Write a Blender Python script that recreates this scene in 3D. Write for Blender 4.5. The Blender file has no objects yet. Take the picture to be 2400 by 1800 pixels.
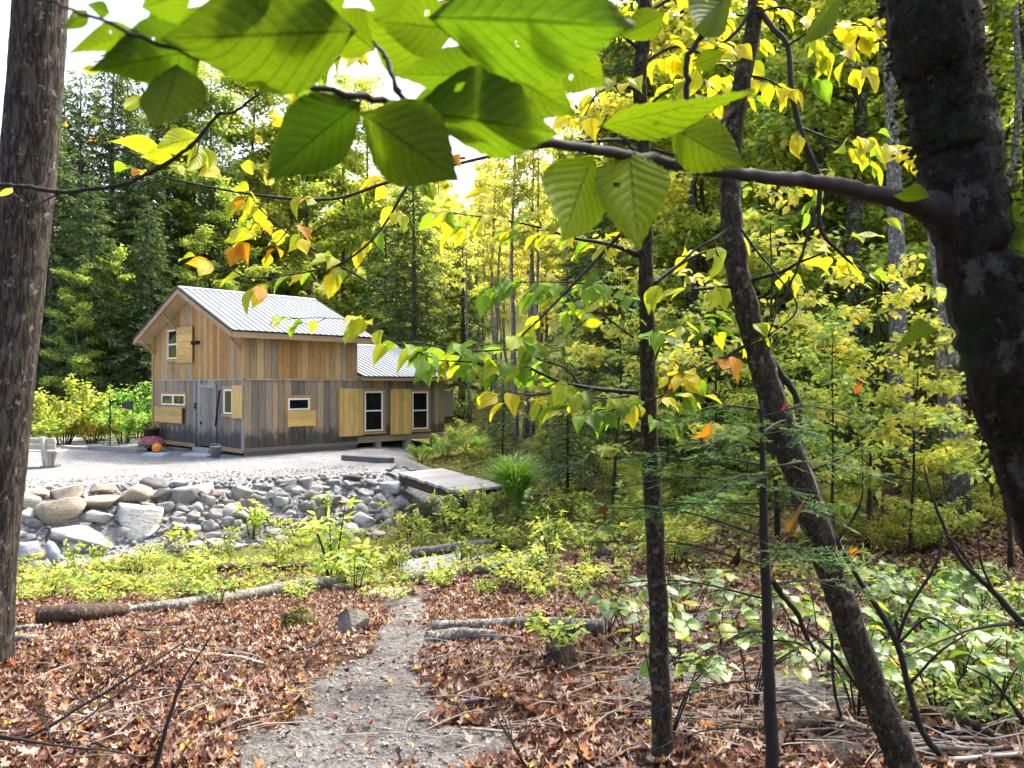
import bpy, math, random
import numpy as np
from mathutils import Vector, Matrix
R = math.radians
rng = np.random.default_rng(11)
random.seed(11)
scene = bpy.context.scene
col = scene.collection

# ------------------------------------------------------------------ camera, sky, sun, exposure
CAMZ, F = 1.6, 1800.0
cd = bpy.data.cameras.new('camera')
cd.sensor_width = 36.0; cd.lens = 27.0; cd.clip_start = 0.05; cd.clip_end = 2000
cd.dof.use_dof = True; cd.dof.focus_distance = 13.0; cd.dof.aperture_fstop = 11.0
cam = bpy.data.objects.new('camera', cd); col.objects.link(cam)
cam.location = (0, 0, CAMZ); cam.rotation_euler = (R(90), 0, 0)
scene.camera = cam

SUN_EL, SUN_AZ = 57.0, 38.0          # azimuth clockwise from +Y (the way the camera looks)
wld = bpy.data.worlds.new('World'); scene.world = wld; wld.use_nodes = True
wn = wld.node_tree
sky = wn.nodes.new('ShaderNodeTexSky'); sky.sky_type = 'NISHITA'; sky.sun_disc = False
sky.sun_elevation = R(SUN_EL); sky.sun_rotation = R(SUN_AZ)
sky.air_density = 1.0; sky.dust_density = 7.0; sky.ozone_density = 0.6
bg = wn.nodes['Background']; bg.inputs['Strength'].default_value = 0.15
wn.links.new(sky.outputs[0], bg.inputs['Color'])
sd_ = bpy.data.lights.new('sun', 'SUN'); sd_.energy = 2.2; sd_.angle = R(8.0); sd_.color = (1.0, 0.95, 0.86)
sun = bpy.data.objects.new('sun', sd_); col.objects.link(sun)
sv = Vector((math.sin(R(SUN_AZ)) * math.cos(R(SUN_EL)), math.cos(R(SUN_AZ)) * math.cos(R(SUN_EL)), math.sin(R(SUN_EL))))
sun.rotation_euler = (-sv).to_track_quat('-Z', 'Y').to_euler(); sun.location = (20, 10, 30)
vs = scene.view_settings
vs.view_transform = 'Standard'; vs.look = 'None'; vs.exposure = 2.15; vs.gamma = 1.0; vs.use_curve_mapping = False
scene.render.film_transparent = False
scene.cycles.max_bounces = 5; scene.cycles.diffuse_bounces = 3; scene.cycles.glossy_bounces = 2
scene.cycles.transmission_bounces = 4; scene.cycles.transparent_max_bounces = 4
scene.cycles.sample_clamp_indirect = 8.0
scene.cycles.use_adaptive_sampling = True; scene.cycles.adaptive_threshold = 0.03

# ------------------------------------------------------------------ small tools
def P(x, y, d):
    """the place at depth d (metres from the lens plane) seen at photo position x, y (2400 x 1800)"""
    return np.array(((x - 1200) / F * d, d, CAMZ + (900 - y) / F * d))

def sm(a, b, x):
    t = np.clip((np.asarray(x, float) - a) / (b - a), 0, 1); return t * t * (3 - 2 * t)

def _h(ix, iy, s):
    n = (ix * 374761393 + iy * 668265263 + s * 974634777) & 0x7fffffff
    n = ((n ^ (n >> 13)) * 1274126177) & 0x7fffffff
    return ((n ^ (n >> 16)) & 0xffff) / 65535.0

def vnoise(x, y, s=0):
    x = np.asarray(x, float); y = np.asarray(y, float)
    ix = np.floor(x).astype(np.int64); iy = np.floor(y).astype(np.int64)
    fx = x - ix; fy = y - iy; fx = fx * fx * (3 - 2 * fx); fy = fy * fy * (3 - 2 * fy)
    a = _h(ix, iy, s); b = _h(ix + 1, iy, s); c = _h(ix, iy + 1, s); d = _h(ix + 1, iy + 1, s)
    return (a + (b - a) * fx) * (1 - fy) + (c + (d - c) * fx) * fy - 0.5

def fbm(x, y, s=0, o=4):
    r = 0; k = 1.0
    for i in range(o):
        r = r + vnoise(np.asarray(x) * 2 ** i, np.asarray(y) * 2 ** i, s + i * 17) * k; k *= 0.5
    return r

def norm(v):
    v = np.asarray(v, float); return v / (np.linalg.norm(v, axis=-1, keepdims=True) + 1e-12)

def make_mesh(name, V, faces, mat=None, smooth=False):
    me = bpy.data.meshes.new(name)
    if isinstance(faces, np.ndarray):
        V = np.asarray(V, np.float32); k = faces.shape[1]; n = len(faces)
        me.vertices.add(len(V)); me.vertices.foreach_set('co', V.ravel())
        me.loops.add(n * k); me.loops.foreach_set('vertex_index', faces.astype(np.int32).ravel())
        me.polygons.add(n); me.polygons.foreach_set('loop_start', np.arange(0, n * k, k, dtype=np.int32))
        try: me.polygons.foreach_set('loop_total', np.full(n, k, np.int32))
        except Exception: pass
        me.update(calc_edges=True)
    else:
        me.from_pydata([tuple(map(float, v)) for v in V], [], faces); me.update()
    if smooth: me.polygons.foreach_set('use_smooth', np.array([len(p.vertices) <= 4 for p in me.polygons], bool) if len(me.polygons) < 4000 else np.ones(len(me.polygons), bool))
    if mat: me.materials.append(mat)
    return me

def put(name, me, parent=None, loc=(0, 0, 0), color=None):
    o = bpy.data.objects.new(name, me); col.objects.link(o)
    if parent is not None: o.parent = parent
    o.location = loc
    if color is not None: o.color = (color[0], color[1], color[2], 1)
    return o

def tag(o, label=None, cat=None, group=None, kind=None):
    if label: o['label'] = label
    if cat: o['category'] = cat
    if group: o['group'] = group
    if kind: o['kind'] = kind
    return o

def thing(name, label, cat, loc=(0, 0, 0), rz=0, group=None):
    o = bpy.data.objects.new(name, None); col.objects.link(o)
    o.location = loc; o.rotation_euler = (0, 0, rz); o.empty_display_size = 0.1
    return tag(o, label, cat, group)

def copy_tree(o, parent=None):
    c = o.copy(); col.objects.link(c); c.parent = parent
    for ch in o.children: copy_tree(ch, c)
    return c

class MB:
    """collects shapes that belong to one part"""
    def __init__(s): s.V = []; s.F = []
    def add(s, V, Fs):
        b = len(s.V); s.V.extend([tuple(map(float, v)) for v in V]); s.F.extend([tuple(i + b for i in f) for f in Fs]); return s
    def box(s, x0, x1, y0, y1, z0, z1):
        x0, x1 = min(x0, x1), max(x0, x1); y0, y1 = min(y0, y1), max(y0, y1); z0, z1 = min(z0, z1), max(z0, z1)
        V = [(x0, y0, z0), (x1, y0, z0), (x1, y1, z0), (x0, y1, z0), (x0, y0, z1), (x1, y0, z1), (x1, y1, z1), (x0, y1, z1)]
        return s.add(V, [(3, 2, 1, 0), (4, 5, 6, 7), (0, 1, 5, 4), (1, 2, 6, 5), (2, 3, 7, 6), (3, 0, 4, 7)])
    def beam(s, p0, p1, w, h, up=(0, 0, 1)):
        p0 = np.array(p0, float); p1 = np.array(p1, float); d = norm(p1 - p0)
        u = np.array(up, float); x = norm(np.cross(d, u)); u = np.cross(x, d)
        V = []
        for p in (p0, p1):
            for a, b in ((-1, -1), (1, -1), (1, 1), (-1, 1)): V.append(p + x * a * w / 2 + u * b * h / 2)
        return s.add(V, [(3, 2, 1, 0), (4, 5, 6, 7), (0, 1, 5, 4), (1, 2, 6, 5), (2, 3, 7, 6), (3, 0, 4, 7)])
    def tube(s, pts, rad, n=7, cap=True, rough=0.0, seed=0):
        V, Fs = tube(pts, rad, n, cap, rough, seed); return s.add(V, Fs)
    def prism(s, poly, axis, a0, a1):
        """poly: 2-D points; axis: which coordinate is extruded"""
        V = []; n = len(poly)
        for a in (a0, a1):
            for p in poly:
                q = list(p); q.insert(axis, a); V.append(q)
        Fs = [tuple(range(n)), tuple(range(2 * n - 1, n - 1, -1))]
        for i in range(n): j = (i + 1) % n; Fs.append((i, i + n, j + n, j)[::-1])
        return s.add(V, Fs)
    def build(s, name, mat, parent=None, smooth=False, color=None, loc=(0, 0, 0)):
        return put(name, make_mesh(name, s.V, s.F, mat, smooth), parent, loc, color)

def tube(pts, rad, n=7, cap=True, rough=0.0, seed=0):
    pts = np.asarray(pts, float); m = len(pts)
    rad = np.broadcast_to(np.asarray(rad, float), (m,)) if np.ndim(rad) else np.full(m, float(rad))
    T = np.zeros_like(pts); T[1:-1] = pts[2:] - pts[:-2]; T[0] = pts[1] - pts[0]; T[-1] = pts[-1] - pts[-2]; T = norm(T)
    ref = np.array((0, 0, 1.)) if abs(T[0][2]) < 0.9 else np.array((1., 0, 0))
    x = norm(np.cross(T[0], ref)); V = []
    rr = np.random.default_rng(seed)
    lob = rr.uniform(-1, 1, n)
    for i in range(m):
        x = norm(x - T[i] * np.dot(x, T[i])); y = np.cross(T[i], x)
        for k in range(n):
            a = 2 * math.pi * k / n
            r = rad[i] * (1 + rough * (0.6 * lob[k] + 0.5 * rr.uniform(-1, 1)))
            V.append(pts[i] + (x * math.cos(a) + y * math.sin(a)) * r)
    Fs = []
    for i in range(m - 1):
        for k in range(n):
            j = (k + 1) % n; Fs.append((i * n + k, i * n + j, (i + 1) * n + j, (i + 1) * n + k))
    if cap: Fs.append(tuple(range(n - 1, -1, -1))); Fs.append(tuple(range((m - 1) * n, m * n)))
    return V, Fs

def spline(pts, k=6):
    """Catmull-Rom through the points (any number of columns)"""
    p = np.asarray(pts, float); q = np.vstack([2 * p[0] - p[1], p, 2 * p[-1] - p[-2]]); out = []
    for i in range(1, len(q) - 2):
        for t in np.linspace(0, 1, k, endpoint=False):
            a, b, c, d = q[i - 1], q[i], q[i + 1], q[i + 2]
            out.append(0.5 * (2 * b + (c - a) * t + (2 * a - 5 * b + 4 * c - d) * t * t + (3 * b - a - 3 * c + d) * t ** 3))
    out.append(p[-1]); return np.array(out)

# ------------------------------------------------------------------ materials
class NT:
    def __init__(s, name):
        s.m = bpy.data.materials.new(name); s.m.use_nodes = True; s.t = s.m.node_tree; s.t.nodes.clear()
        s.out = s.t.nodes.new('ShaderNodeOutputMaterial')
    def n(s, typ, **kw):
        nd = s.t.nodes.new('ShaderNode' + typ)
        for k, v in kw.items():
            if k.startswith('_'): setattr(nd, k[1:], v); continue
            key = int(k[1:]) if k[0] == 'i' and k[1:].isdigit() else k.replace('__', ' ')
            if hasattr(v, 'is_output'): s.t.links.new(v, nd.inputs[key])
            else: nd.inputs[key].default_value = v
        return nd
    def ramp(s, fac, stops, interp='LINEAR'):
        nd = s.t.nodes.new('ShaderNodeValToRGB'); nd.color_ramp.interpolation = interp
        el = nd.color_ramp.elements
        while len(el) < len(stops): el.new(0.5)
        for e, (p, c) in zip(el, stops): e.position = p; e.color = (c[0], c[1], c[2], 1) if hasattr(c, '__len__') else (c, c, c, 1)
        s.t.links.new(fac, nd.inputs[0]); return nd.outputs[0]
    def mix(s, f, a, b, mode='MIX'):
        nd = s.t.nodes.new('ShaderNodeMix'); nd.data_type = 'RGBA'; nd.blend_type = mode
        for k, v in ((0, f), (6, a), (7, b)):
            if hasattr(v, 'is_output'): s.t.links.new(v, nd.inputs[k])
            else: nd.inputs[k].default_value = v if k == 0 else ((v[0], v[1], v[2], 1) if hasattr(v, '__len__') else (v, v, v, 1))
        return nd.outputs[2]
    def math(s, op, a, b=0.0, c=0.0):
        nd = s.t.nodes.new('ShaderNodeMath'); nd.operation = op
        for k, v in enumerate((a, b, c)):
            if hasattr(v, 'is_output'): s.t.links.new(v, nd.inputs[k])
            else: nd.inputs[k].default_value = v
        return nd.outputs[0]
    def coord(s, scale=(1, 1, 1), kind='Object'):
        tc = s.t.nodes.new('ShaderNodeTexCoord'); mp = s.t.nodes.new('ShaderNodeMapping')
        mp.inputs['Scale'].default_value = scale; s.t.links.new(tc.outputs[kind], mp.inputs[0]); return mp.outputs[0]
    def noise(s, vec, sc, detail=4, rough=0.6):
        return s.n('TexNoise', Vector=vec, Scale=sc, Detail=detail, Roughness=rough).outputs[0]
    def bump(s, h, strength=0.5, dist=0.02):
        return s.n('Bump', Height=h, Strength=strength, Distance=dist).outputs[0]
    def pbr(s, colr, rough=0.8, normal=None, metallic=0.0, spec=0.3):
        b = s.n('BsdfPrincipled', Metallic=metallic)
        for k, v in (('Base Color', colr), ('Roughness', rough), ('Normal', normal), ('Specular IOR Level', spec)):
            if v is None: continue
            if hasattr(v, 'is_output'): s.t.links.new(v, b.inputs[k])
            else: b.inputs[k].default_value = (v[0], v[1], v[2], 1) if hasattr(v, '__len__') else v
        return b.outputs[0]
    def done(s, sh): s.t.links.new(sh, s.out.inputs[0]); return s.m
    def objcol(s): return s.n('ObjectInfo').outputs['Color']
    def objrand(s): return s.n('ObjectInfo').outputs['Random']

def leaf_mat(name, stops, trans=0.5, use_color=True, rough=0.45, spec=0.35, veins=0, back=None, per='island', boost=(1.5, 1.45, 0.55)):
    m = NT(name)
    f = m.n('NewGeometry').outputs['Random Per Island'] if per == 'island' else m.objrand()
    c = m.ramp(f, stops)
    if use_color: c = m.mix(1.0, c, m.objcol(), 'MULTIPLY')
    v = m.noise(m.coord((1, 1, 1)), 25 if veins else 3, 2)
    c = m.mix(0.35, c, m.ramp(v, [(0.3, 0.55), (0.7, 1.25)]), 'MULTIPLY')
    nrm = None
    if veins:
        uv = m.n('UVMap').outputs[0]; sp = m.n('SeparateXYZ', Vector=uv)
        u, w = sp.outputs[0], sp.outputs[1]
        aw = m.math('ABSOLUTE', w)
        ph = m.math('SUBTRACT', m.math('MULTIPLY', u, float(veins)), m.math('MULTIPLY', aw, 2.4))
        fr = m.math('ABSOLUTE', m.math('SUBTRACT', m.math('FRACT', ph), 0.5))
        side = m.math('GREATER_THAN', fr, 0.42)
        mid = m.math('LESS_THAN', aw, 0.035)
        vein = m.math('MAXIMUM', m.math('MULTIPLY', side, 0.55), mid)
        spots = m.n('TexVoronoi', Vector=m.coord((1, 1, 1)), Scale=5.0).outputs['Distance']
        c = m.mix(m.math('MULTIPLY', vein, 0.75), c, m.mix(1.0, c, (0.28, 0.36, 0.3), 'MULTIPLY'))
        c = m.mix(m.math('LESS_THAN', spots, 0.04), c, (0.03, 0.02, 0.01))
        nrm = m.bump(fr, 0.25, 0.01)
    p = m.pbr(c, rough, nrm, 0, spec)
    tc = m.mix(1.0, c, boost, 'MULTIPLY')
    t = m.n('BsdfTranslucent', Color=tc).outputs[0]
    mx = m.n('MixShader', i0=trans, i1=p, i2=t).outputs[0]
    return m.done(mx)

def bark_mat(name, dark, light, lichen=None, lichen_amt=0.0, scale=1.0, moss=None, moss_amt=0.0, stretch=0.25, bump=0.8):
    m = NT(name); v = m.coord((scale, scale, scale * stretch))
    a = m.noise(v, 30, 6, 0.75)
    ws = m.n('VectorMath', _operation='SCALE', i0=m.n('TexNoise', Vector=v, Scale=9.0, Detail=3.0).outputs[1], Scale=0.16).outputs[0]
    vv = m.n('VectorMath', _operation='ADD', i0=v, i1=ws).outputs[0]
    b = m.noise(vv, 13, 3, 0.55)
    cr = m.math('MINIMUM', m.math('MULTIPLY', m.math('ABSOLUTE', m.math('SUBTRACT', b, 0.5)), 9.0), 1.0)
    h = m.math('MULTIPLY', m.math('ADD', m.math('MULTIPLY', a, 0.9), 0.1), m.math('ADD', m.math('MULTIPLY', cr, 0.75), 0.25))
    c = m.ramp(h, [(0.12, dark), (0.62, light)])
    iso = m.coord((scale, scale, scale * 0.8))
    if lichen:
        l = m.noise(iso, 9, 6, 0.65)
        c = m.mix(m.ramp(l, [(0.60 - lichen_amt * 0.3, 0), (0.66 - lichen_amt * 0.3, 0.85)]), c, lichen)
    if moss:
        l = m.noise(iso, 5, 5, 0.7)
        c = m.mix(m.ramp(l, [(0.60 - moss_amt * 0.3, 0), (0.68 - moss_amt * 0.3, 0.9)]), c, moss)
    return m.done(m.pbr(c, 0.9, m.bump(h, bump, 0.02 / scale), 0, 0.15))

def wood_mat(name, base=None, axis=2, rough=0.8, grain=0.45, stain=0.0, weather=0.0):
    """sawn boards; base None takes the object's own colour"""
    m = NT(name); sc = [16.0, 16.0, 16.0]; sc[axis] = 0.9
    v = m.coord(tuple(sc)); r = m.objrand()
    off = m.n('VectorMath', _operation='ADD', i0=v, i1=m.n('CombineXYZ', X=m.math('MULTIPLY', r, 37.0), Y=m.math('MULTIPLY', r, 91.0), Z=m.math('MULTIPLY', r, 13.0)).outputs[0]).outputs[0]
    g = m.noise(off, 2.2, 6, 0.7); fine = m.noise(off, 9.0, 3, 0.6)
    c = base if base else m.objcol()
    if base: c = m.mix(0.0, base, base)
    c = m.mix(1.0, c, m.ramp(g, [(0.25, 1.0 - grain), (0.5, 1.0), (0.78, 1.0 + grain * 0.55)]), 'MULTIPLY')
    c = m.mix(0.5, c, m.ramp(fine, [(0.3, 0.72), (0.7, 1.2)]), 'MULTIPLY')
    kv = m.coord((5.5, 5.5, 5.5)); k = m.n('TexVoronoi', Vector=kv, Scale=1.0).outputs['Distance']
    c = m.mix(m.ramp(k, [(0.05, 0.8), (0.12, 0.0)]), c, (0.07, 0.035, 0.015))
    if weather:
        wz = m.noise(m.coord((3.2, 3.2, 0.7)), 1.3, 5, 0.65)
        c = m.mix(m.ramp(wz, [(0.5, 0), (0.72, weather)]), c, (0.20, 0.19, 0.18))
    if stain:
        sz = m.n('SeparateXYZ', Vector=m.coord((1, 1, 1))).outputs[2]
        sn = m.noise(m.coord((2.6, 2.6, 1.1)), 2.0, 5, 0.7)
        lv = m.math('ADD', sz, m.math('MULTIPLY', sn, -1.15))
        c = m.mix(m.ramp(lv, [(0.0, stain), (0.28, 0.0)]), c, (0.05, 0.048, 0.045))
    return m.done(m.pbr(c, rough, m.bump(m.math('ADD', g, fine), 0.35, 0.006), 0, 0.25))

def plain(name, c, rough=0.6, metallic=0.0, spec=0.4, var=0.15, sc=8.0):
    m = NT(name); n = m.noise(m.coord(), sc, 4)
    k = m.mix(1.0, c, m.ramp(n, [(0.3, 1 - var), (0.7, 1 + var)]), 'MULTIPLY')
    return m.done(m.pbr(k, rough, m.bump(n, 0.15, 0.01), metallic, spec))

def rock_mat():
    m = NT('rock'); v = m.coord()
    r = m.objrand()
    off = m.n('VectorMath', _operation='ADD', i0=v, i1=m.n('CombineXYZ', X=m.math('MULTIPLY', r, 50.0), Y=m.math('MULTIPLY', r, 23.0), Z=0.0).outputs[0]).outputs[0]
    a = m.noise(off, 2.2, 8, 0.68); b = m.noise(off, 17, 4, 0.7); s = m.noise(m.coord((0.8, 0.8, 5)), 3.0, 5, 0.7)
    c = m.mix(1.0, m.objcol(), m.ramp(a, [(0.28, 0.62), (0.5, 1.0), (0.72, 1.25)]), 'MULTIPLY')
    c = m.mix(0.55, c, m.ramp(b, [(0.35, 0.6), (0.65, 1.25)]), 'MULTIPLY')
    c = m.mix(0.4, c, m.ramp(s, [(0.35, 0.7), (0.65, 1.2)]), 'MULTIPLY')
    h = m.math('ADD', m.math('MULTIPLY', a, 1.0), m.math('ADD', m.math('MULTIPLY', b, 0.3), m.math('MULTIPLY', s, 0.4)))
    return m.done(m.pbr(c, 0.92, m.bump(h, 0.7, 0.08), 0, 0.2))

def ground_mat():
    m = NT('ground'); v = m.coord()
    z = m.n('VertexColor', _layer_name='zone').outputs[0]; sp = m.n('SeparateColor', Color=z)
    gr, pa, gn = sp.outputs[0], sp.outputs[1], sp.outputs[2]
    n1 = m.noise(v, 0.9, 6, 0.65); n2 = m.noise(v, 7, 6, 0.7); n3 = m.noise(v, 45, 4, 0.7)
    vo = m.n('TexVoronoi', Vector=v, Scale=26.0); peb = vo.outputs['Distance']; pc = vo.outputs['Color']
    vo2 = m.n('TexVoronoi', Vector=v, Scale=70.0)
    litter = m.ramp(vo2.outputs['Color'], [(0.0, (0.035, 0.02, 0.014)), (0.4, (0.09, 0.045, 0.028)), (0.7, (0.17, 0.085, 0.045)), (1.0, (0.26, 0.17, 0.11))])
    litter = m.mix(m.ramp(n1, [(0.4, 0.0), (0.62, 0.75)]), litter, (0.05, 0.036, 0.026))
    gsep = m.n('SeparateColor', Color=pc).outputs[0]
    gravel = m.ramp(gsep, [(0.0, (0.18, 0.185, 0.195)), (0.5, (0.31, 0.315, 0.325)), (1.0, (0.46, 0.46, 0.46))])
    gravel = m.mix(0.6, gravel, m.ramp(n1, [(0.35, (0.62, 0.63, 0.66)), (0.65, (1.12, 1.1, 1.06))]), 'MULTIPLY')
    gravel = m.mix(0.7, gravel, m.ramp(n3, [(0.3, 0.55), (0.7, 1.3)]), 'MULTIPLY')
    mud = m.ramp(n2, [(0.3, (0.11, 0.104, 0.096)), (0.52, (0.22, 0.21, 0.195)), (0.75, (0.33, 0.32, 0.30))])
    mud = m.mix(0.8, mud, m.ramp(n3, [(0.3, 0.35), (0.7, 1.45)]), 'MULTIPLY')
    mud = m.mix(m.ramp(n1, [(0.5, 0), (0.66, 0.6)]), mud, (0.06, 0.05, 0.04))
    green = m.ramp(n3, [(0.25, (0.045, 0.05, 0.012)), (0.5, (0.13, 0.14, 0.03)), (0.75, (0.26, 0.25, 0.07))])
    ed = m.math('MULTIPLY', m.math('SUBTRACT', n2, 0.5), 0.9)
    def k(x): return m.ramp(m.math('ADD', x, ed), [(0.42, 0), (0.58, 1)])
    c = m.mix(k(gn), litter, green); c = m.mix(k(pa), c, mud); c = m.mix(k(gr), c, gravel)
    h = m.math('ADD', m.math('MULTIPLY', n2, 0.9), m.math('ADD', m.math('MULTIPLY', n3, 0.55), m.math('MULTIPLY', peb, 0.4)))
    return m.done(m.pbr(c, 0.95, m.bump(h, 1.0, 0.09), 0, 0.1))

M = {}
M['ground'] = ground_mat(); M['rock'] = rock_mat()
Y0, Y1, Y2, GR = (0.30, 0.33, 0.035), (0.46, 0.42, 0.045), (0.55, 0.36, 0.03), (0.12, 0.21, 0.025)
M['leaf_near'] = leaf_mat('beech_leaf', [(0, (0.066, 0.118, 0.006)), (1, (0.078, 0.135, 0.007))], 0.6, True, 0.6, 0.12, veins=10, boost=(1.35, 1.3, 0.5))
M['leaf_mid'] = leaf_mat('sapling_leaf', [(0, (0.9, 0.9, 0.9)), (1, (1.1, 1.1, 1.1))], 0.55, True, 0.5, 0.2, veins=8)
M['leaf_yellow'] = leaf_mat('yellow_foliage', [(0, (0.18, 0.26, 0.07)), (0.35, (0.36, 0.42, 0.11)), (0.8, (0.58, 0.56, 0.17)), (1, (0.62, 0.46, 0.14))], 0.5)
M['leaf_green'] = leaf_mat('green_foliage', [(0, (0.10, 0.17, 0.05)), (0.4, (0.22, 0.32, 0.08)), (0.75, (0.38, 0.44, 0.12)), (1, (0.57, 0.53, 0.14))], 0.5)
M['needle'] = leaf_mat('conifer_needles', [(0, (0.04, 0.075, 0.04)), (0.5, (0.085, 0.14, 0.065)), (1, (0.16, 0.22, 0.08))], 0.3, True, 0.6, 0.08)
M['bush'] = leaf_mat('bush_leaf', [(0, (0.10, 0.20, 0.045)), (0.5, (0.27, 0.36, 0.085)), (0.85, (0.46, 0.46, 0.12)), (1, (0.50, 0.28, 0.08))], 0.5)
M['pale_leaf'] = leaf_mat('broad_pale_leaf', [(0, (0.9, 0.9, 0.9)), (1, (1.1, 1.1, 1.1))], 0.4, True, 0.32, 0.6, veins=7)
M['litter'] = leaf_mat('fallen_leaf', [(0, (0.028, 0.010, 0.009)), (0.24, (0.075, 0.022, 0.017)), (0.42, (0.125, 0.058, 0.04)), (0.55, (0.21, 0.13, 0.095)), (0.82, (0.37, 0.275, 0.22)), (0.89, (0.17, 0.055, 0.025)), (0.96, (0.32, 0.11, 0.022)), (1, (0.38, 0.30, 0.05))], 0.15, False, 0.6, 0.25)
M['litter_one'] = leaf_mat('fallen_leaf_single', [(0, (0.028, 0.010, 0.009)), (0.26, (0.08, 0.022, 0.017)), (0.44, (0.13, 0.06, 0.04)), (0.58, (0.22, 0.135, 0.10)), (0.84, (0.37, 0.275, 0.22)), (0.93, (0.30, 0.10, 0.022)), (1, (0.38, 0.29, 0.05))], 0.15, False, 0.6, 0.25, per='object')
M['grass'] = leaf_mat('grass_blade', [(0, (0.11, 0.26, 0.04)), (0.6, (0.22, 0.42, 0.07)), (1, (0.40, 0.46, 0.10))], 0.45, True, 0.4, 0.4)
M['bark_big'] = bark_mat('bark_big', (0.010, 0.008, 0.007), (0.085, 0.072, 0.058), (0.20, 0.19, 0.17), 0.03, 2.0, (0.06, 0.07, 0.015), 0.0, 0.16, 1.0)
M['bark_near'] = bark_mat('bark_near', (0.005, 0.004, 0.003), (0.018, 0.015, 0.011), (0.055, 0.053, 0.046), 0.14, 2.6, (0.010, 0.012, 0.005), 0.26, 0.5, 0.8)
M['bark_sap'] = bark_mat('bark_sapling', (0.009, 0.008, 0.006), (0.05, 0.041, 0.028), (0.12, 0.115, 0.09), 0.10, 4.0, (0.05, 0.055, 0.016), 0.06, 0.5, 0.6)
M['bark_pale'] = bark_mat('bark_pale', (0.06, 0.055, 0.05), (0.26, 0.25, 0.23), (0.46, 0.45, 0.43), 0.2, 1.6, None, 0, 0.4, 0.7)
M['bark_far'] = bark_mat('bark_far', (0.03, 0.026, 0.022), (0.14, 0.125, 0.11), (0.30, 0.29, 0.27), 0.12, 1.0, None, 0, 0.3, 0.5)
M['log'] = bark_mat('weathered_log', (0.05, 0.044, 0.036), (0.30, 0.28, 0.25), (0.40, 0.39, 0.36), 0.1, 2.2, (0.08, 0.09, 0.02), 0.02, 0.5, 0.9)
M['log_dark'] = bark_mat('wet_dark_log', (0.02, 0.014, 0.01), (0.10, 0.07, 0.05), (0.2, 0.18, 0.15), 0.0, 2.2, None, 0, 0.5, 0.35)
M['twig'] = plain('twig', (0.014, 0.011, 0.009), 0.85)
M['twig_pale'] = plain('dry_twig', (0.26, 0.235, 0.20), 0.85, var=0.4)
M['plank'] = wood_mat('plank', None, 2, 0.8, 0.55, 0.0, 0.12)
M['plank_low'] = wood_mat('plank_weathered', None, 2, 0.85, 0.6, 0.85, 0.7)
M['board_x'] = wood_mat('board_along_x', None, 0, 0.8, 0.45, 0.0, 0.2)
M['board_y'] = wood_mat('board_along_y', None, 1, 0.8, 0.45, 0.0, 0.2)
M['dark'] = plain('dark_interior', (0.02, 0.018, 0.015), 0.9)
M['white'] = plain('white_vinyl', (0.78, 0.78, 0.77), 0.4, var=0.05)
M['black'] = plain('black_metal', (0.02, 0.02, 0.022), 0.5, 0.4)
M['zinc'] = plain('zinc_pail', (0.42, 0.44, 0.47), 0.4, 0.7)
M['glass'] = NT('window_glass'); M['glass'] = M['glass'].done(M['glass'].pbr((0.008, 0.009, 0.009), 0.05, None, 0, 0.45))
def roof_mat():
    m = NT('metal_roofing'); n = m.noise(m.coord((1, 0.35, 0.35)), 3.0, 5, 0.6); f = m.noise(m.coord((8, 1, 1)), 3.0, 3)
    c = m.ramp(n, [(0.3, (0.15, 0.178, 0.225)), (0.7, (0.195, 0.225, 0.27))])
    return m.done(m.pbr(c, m.ramp(f, [(0.3, 0.5), (0.7, 0.62)]), None, 0.35, 0.4))
M['roof'] = roof_mat()
# ------------------------------------------------------------------ terrain
PAD = np.array([(-60, -4.5), (-30, 8.0), (-10.4, 16.3), (-3.2, 19.4), (-3.3, 23.5), (-4.9, 27.0), (-5.5, 40.0), (-60, 46.0)])
PADZ = -0.67
def poly_sd(X, Y, poly):
    X = np.asarray(X, float); Y = np.asarray(Y, float)
    d = np.full(X.shape, 1e9); ins = np.zeros(X.shape, bool)
    for i in range(len(poly)):
        ax, ay = poly[i]; bx, by = poly[(i + 1) % len(poly)]
        ex, ey = bx - ax, by - ay
        t = np.clip(((X - ax) * ex + (Y - ay) * ey) / (ex * ex + ey * ey), 0, 1)
        d = np.minimum(d, np.hypot(X - ax - t * ex, Y - ay - t * ey))
        c = ((ay > Y) != (by > Y)) & (X < ex * (Y - ay) / (ey if ey else 1e-9) + ax)
        ins ^= c
    return np.where(ins, -d, d)

def terrain(X, Y):
    X = np.asarray(X, float); Y = np.asarray(Y, float)
    L = -0.16 * (np.clip(Y, 0, 14.6) - 3.2) + 0.09 * np.clip(Y - 19, 0, 26)
    Rr = -0.09 * (np.clip(Y, 0, 12) - 3.2) + 0.07 * np.clip(Y - 13, 0, 30)
    w = sm(-2.2, 2.8, X)
    z = L * (1 - w) + Rr * w
    z = z + 0.24 * np.clip(X - 5, 0, 30) * sm(6, 13, Y) + 0.10 * np.clip(Y - 22, 0, 30) * sm(1, 9, X)
    z = z + 0.33 * np.clip(Y - 46, 0, 90)
    z = z + 0.10 * fbm(X * 0.7, Y * 0.7, 3) + 0.05 * fbm(X * 2.7, Y * 2.7, 9, 3) + 0.035 * fbm(X * 6.5, Y * 6.5, 19, 3) * (1 - sm(9, 14, Y))
    z = z + 1.6 * fbm(X * 0.06, Y * 0.06, 21, 3) * sm(25, 60, Y)
    z = z + 0.62 * np.exp(-(((X + 0.35) / 1.25) ** 2 + ((Y - 15.6) / 1.3) ** 2))
    sd = poly_sd(X, Y, PAD)
    m = 1 - sm(-0.1, 1.75, sd + 0.25 * fbm(X * 0.9, Y * 0.9, 5, 2))
    return PADZ * m + z * (1 - m) + 0.03 * fbm(X * 2, Y * 2, 33, 3) * m

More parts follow.
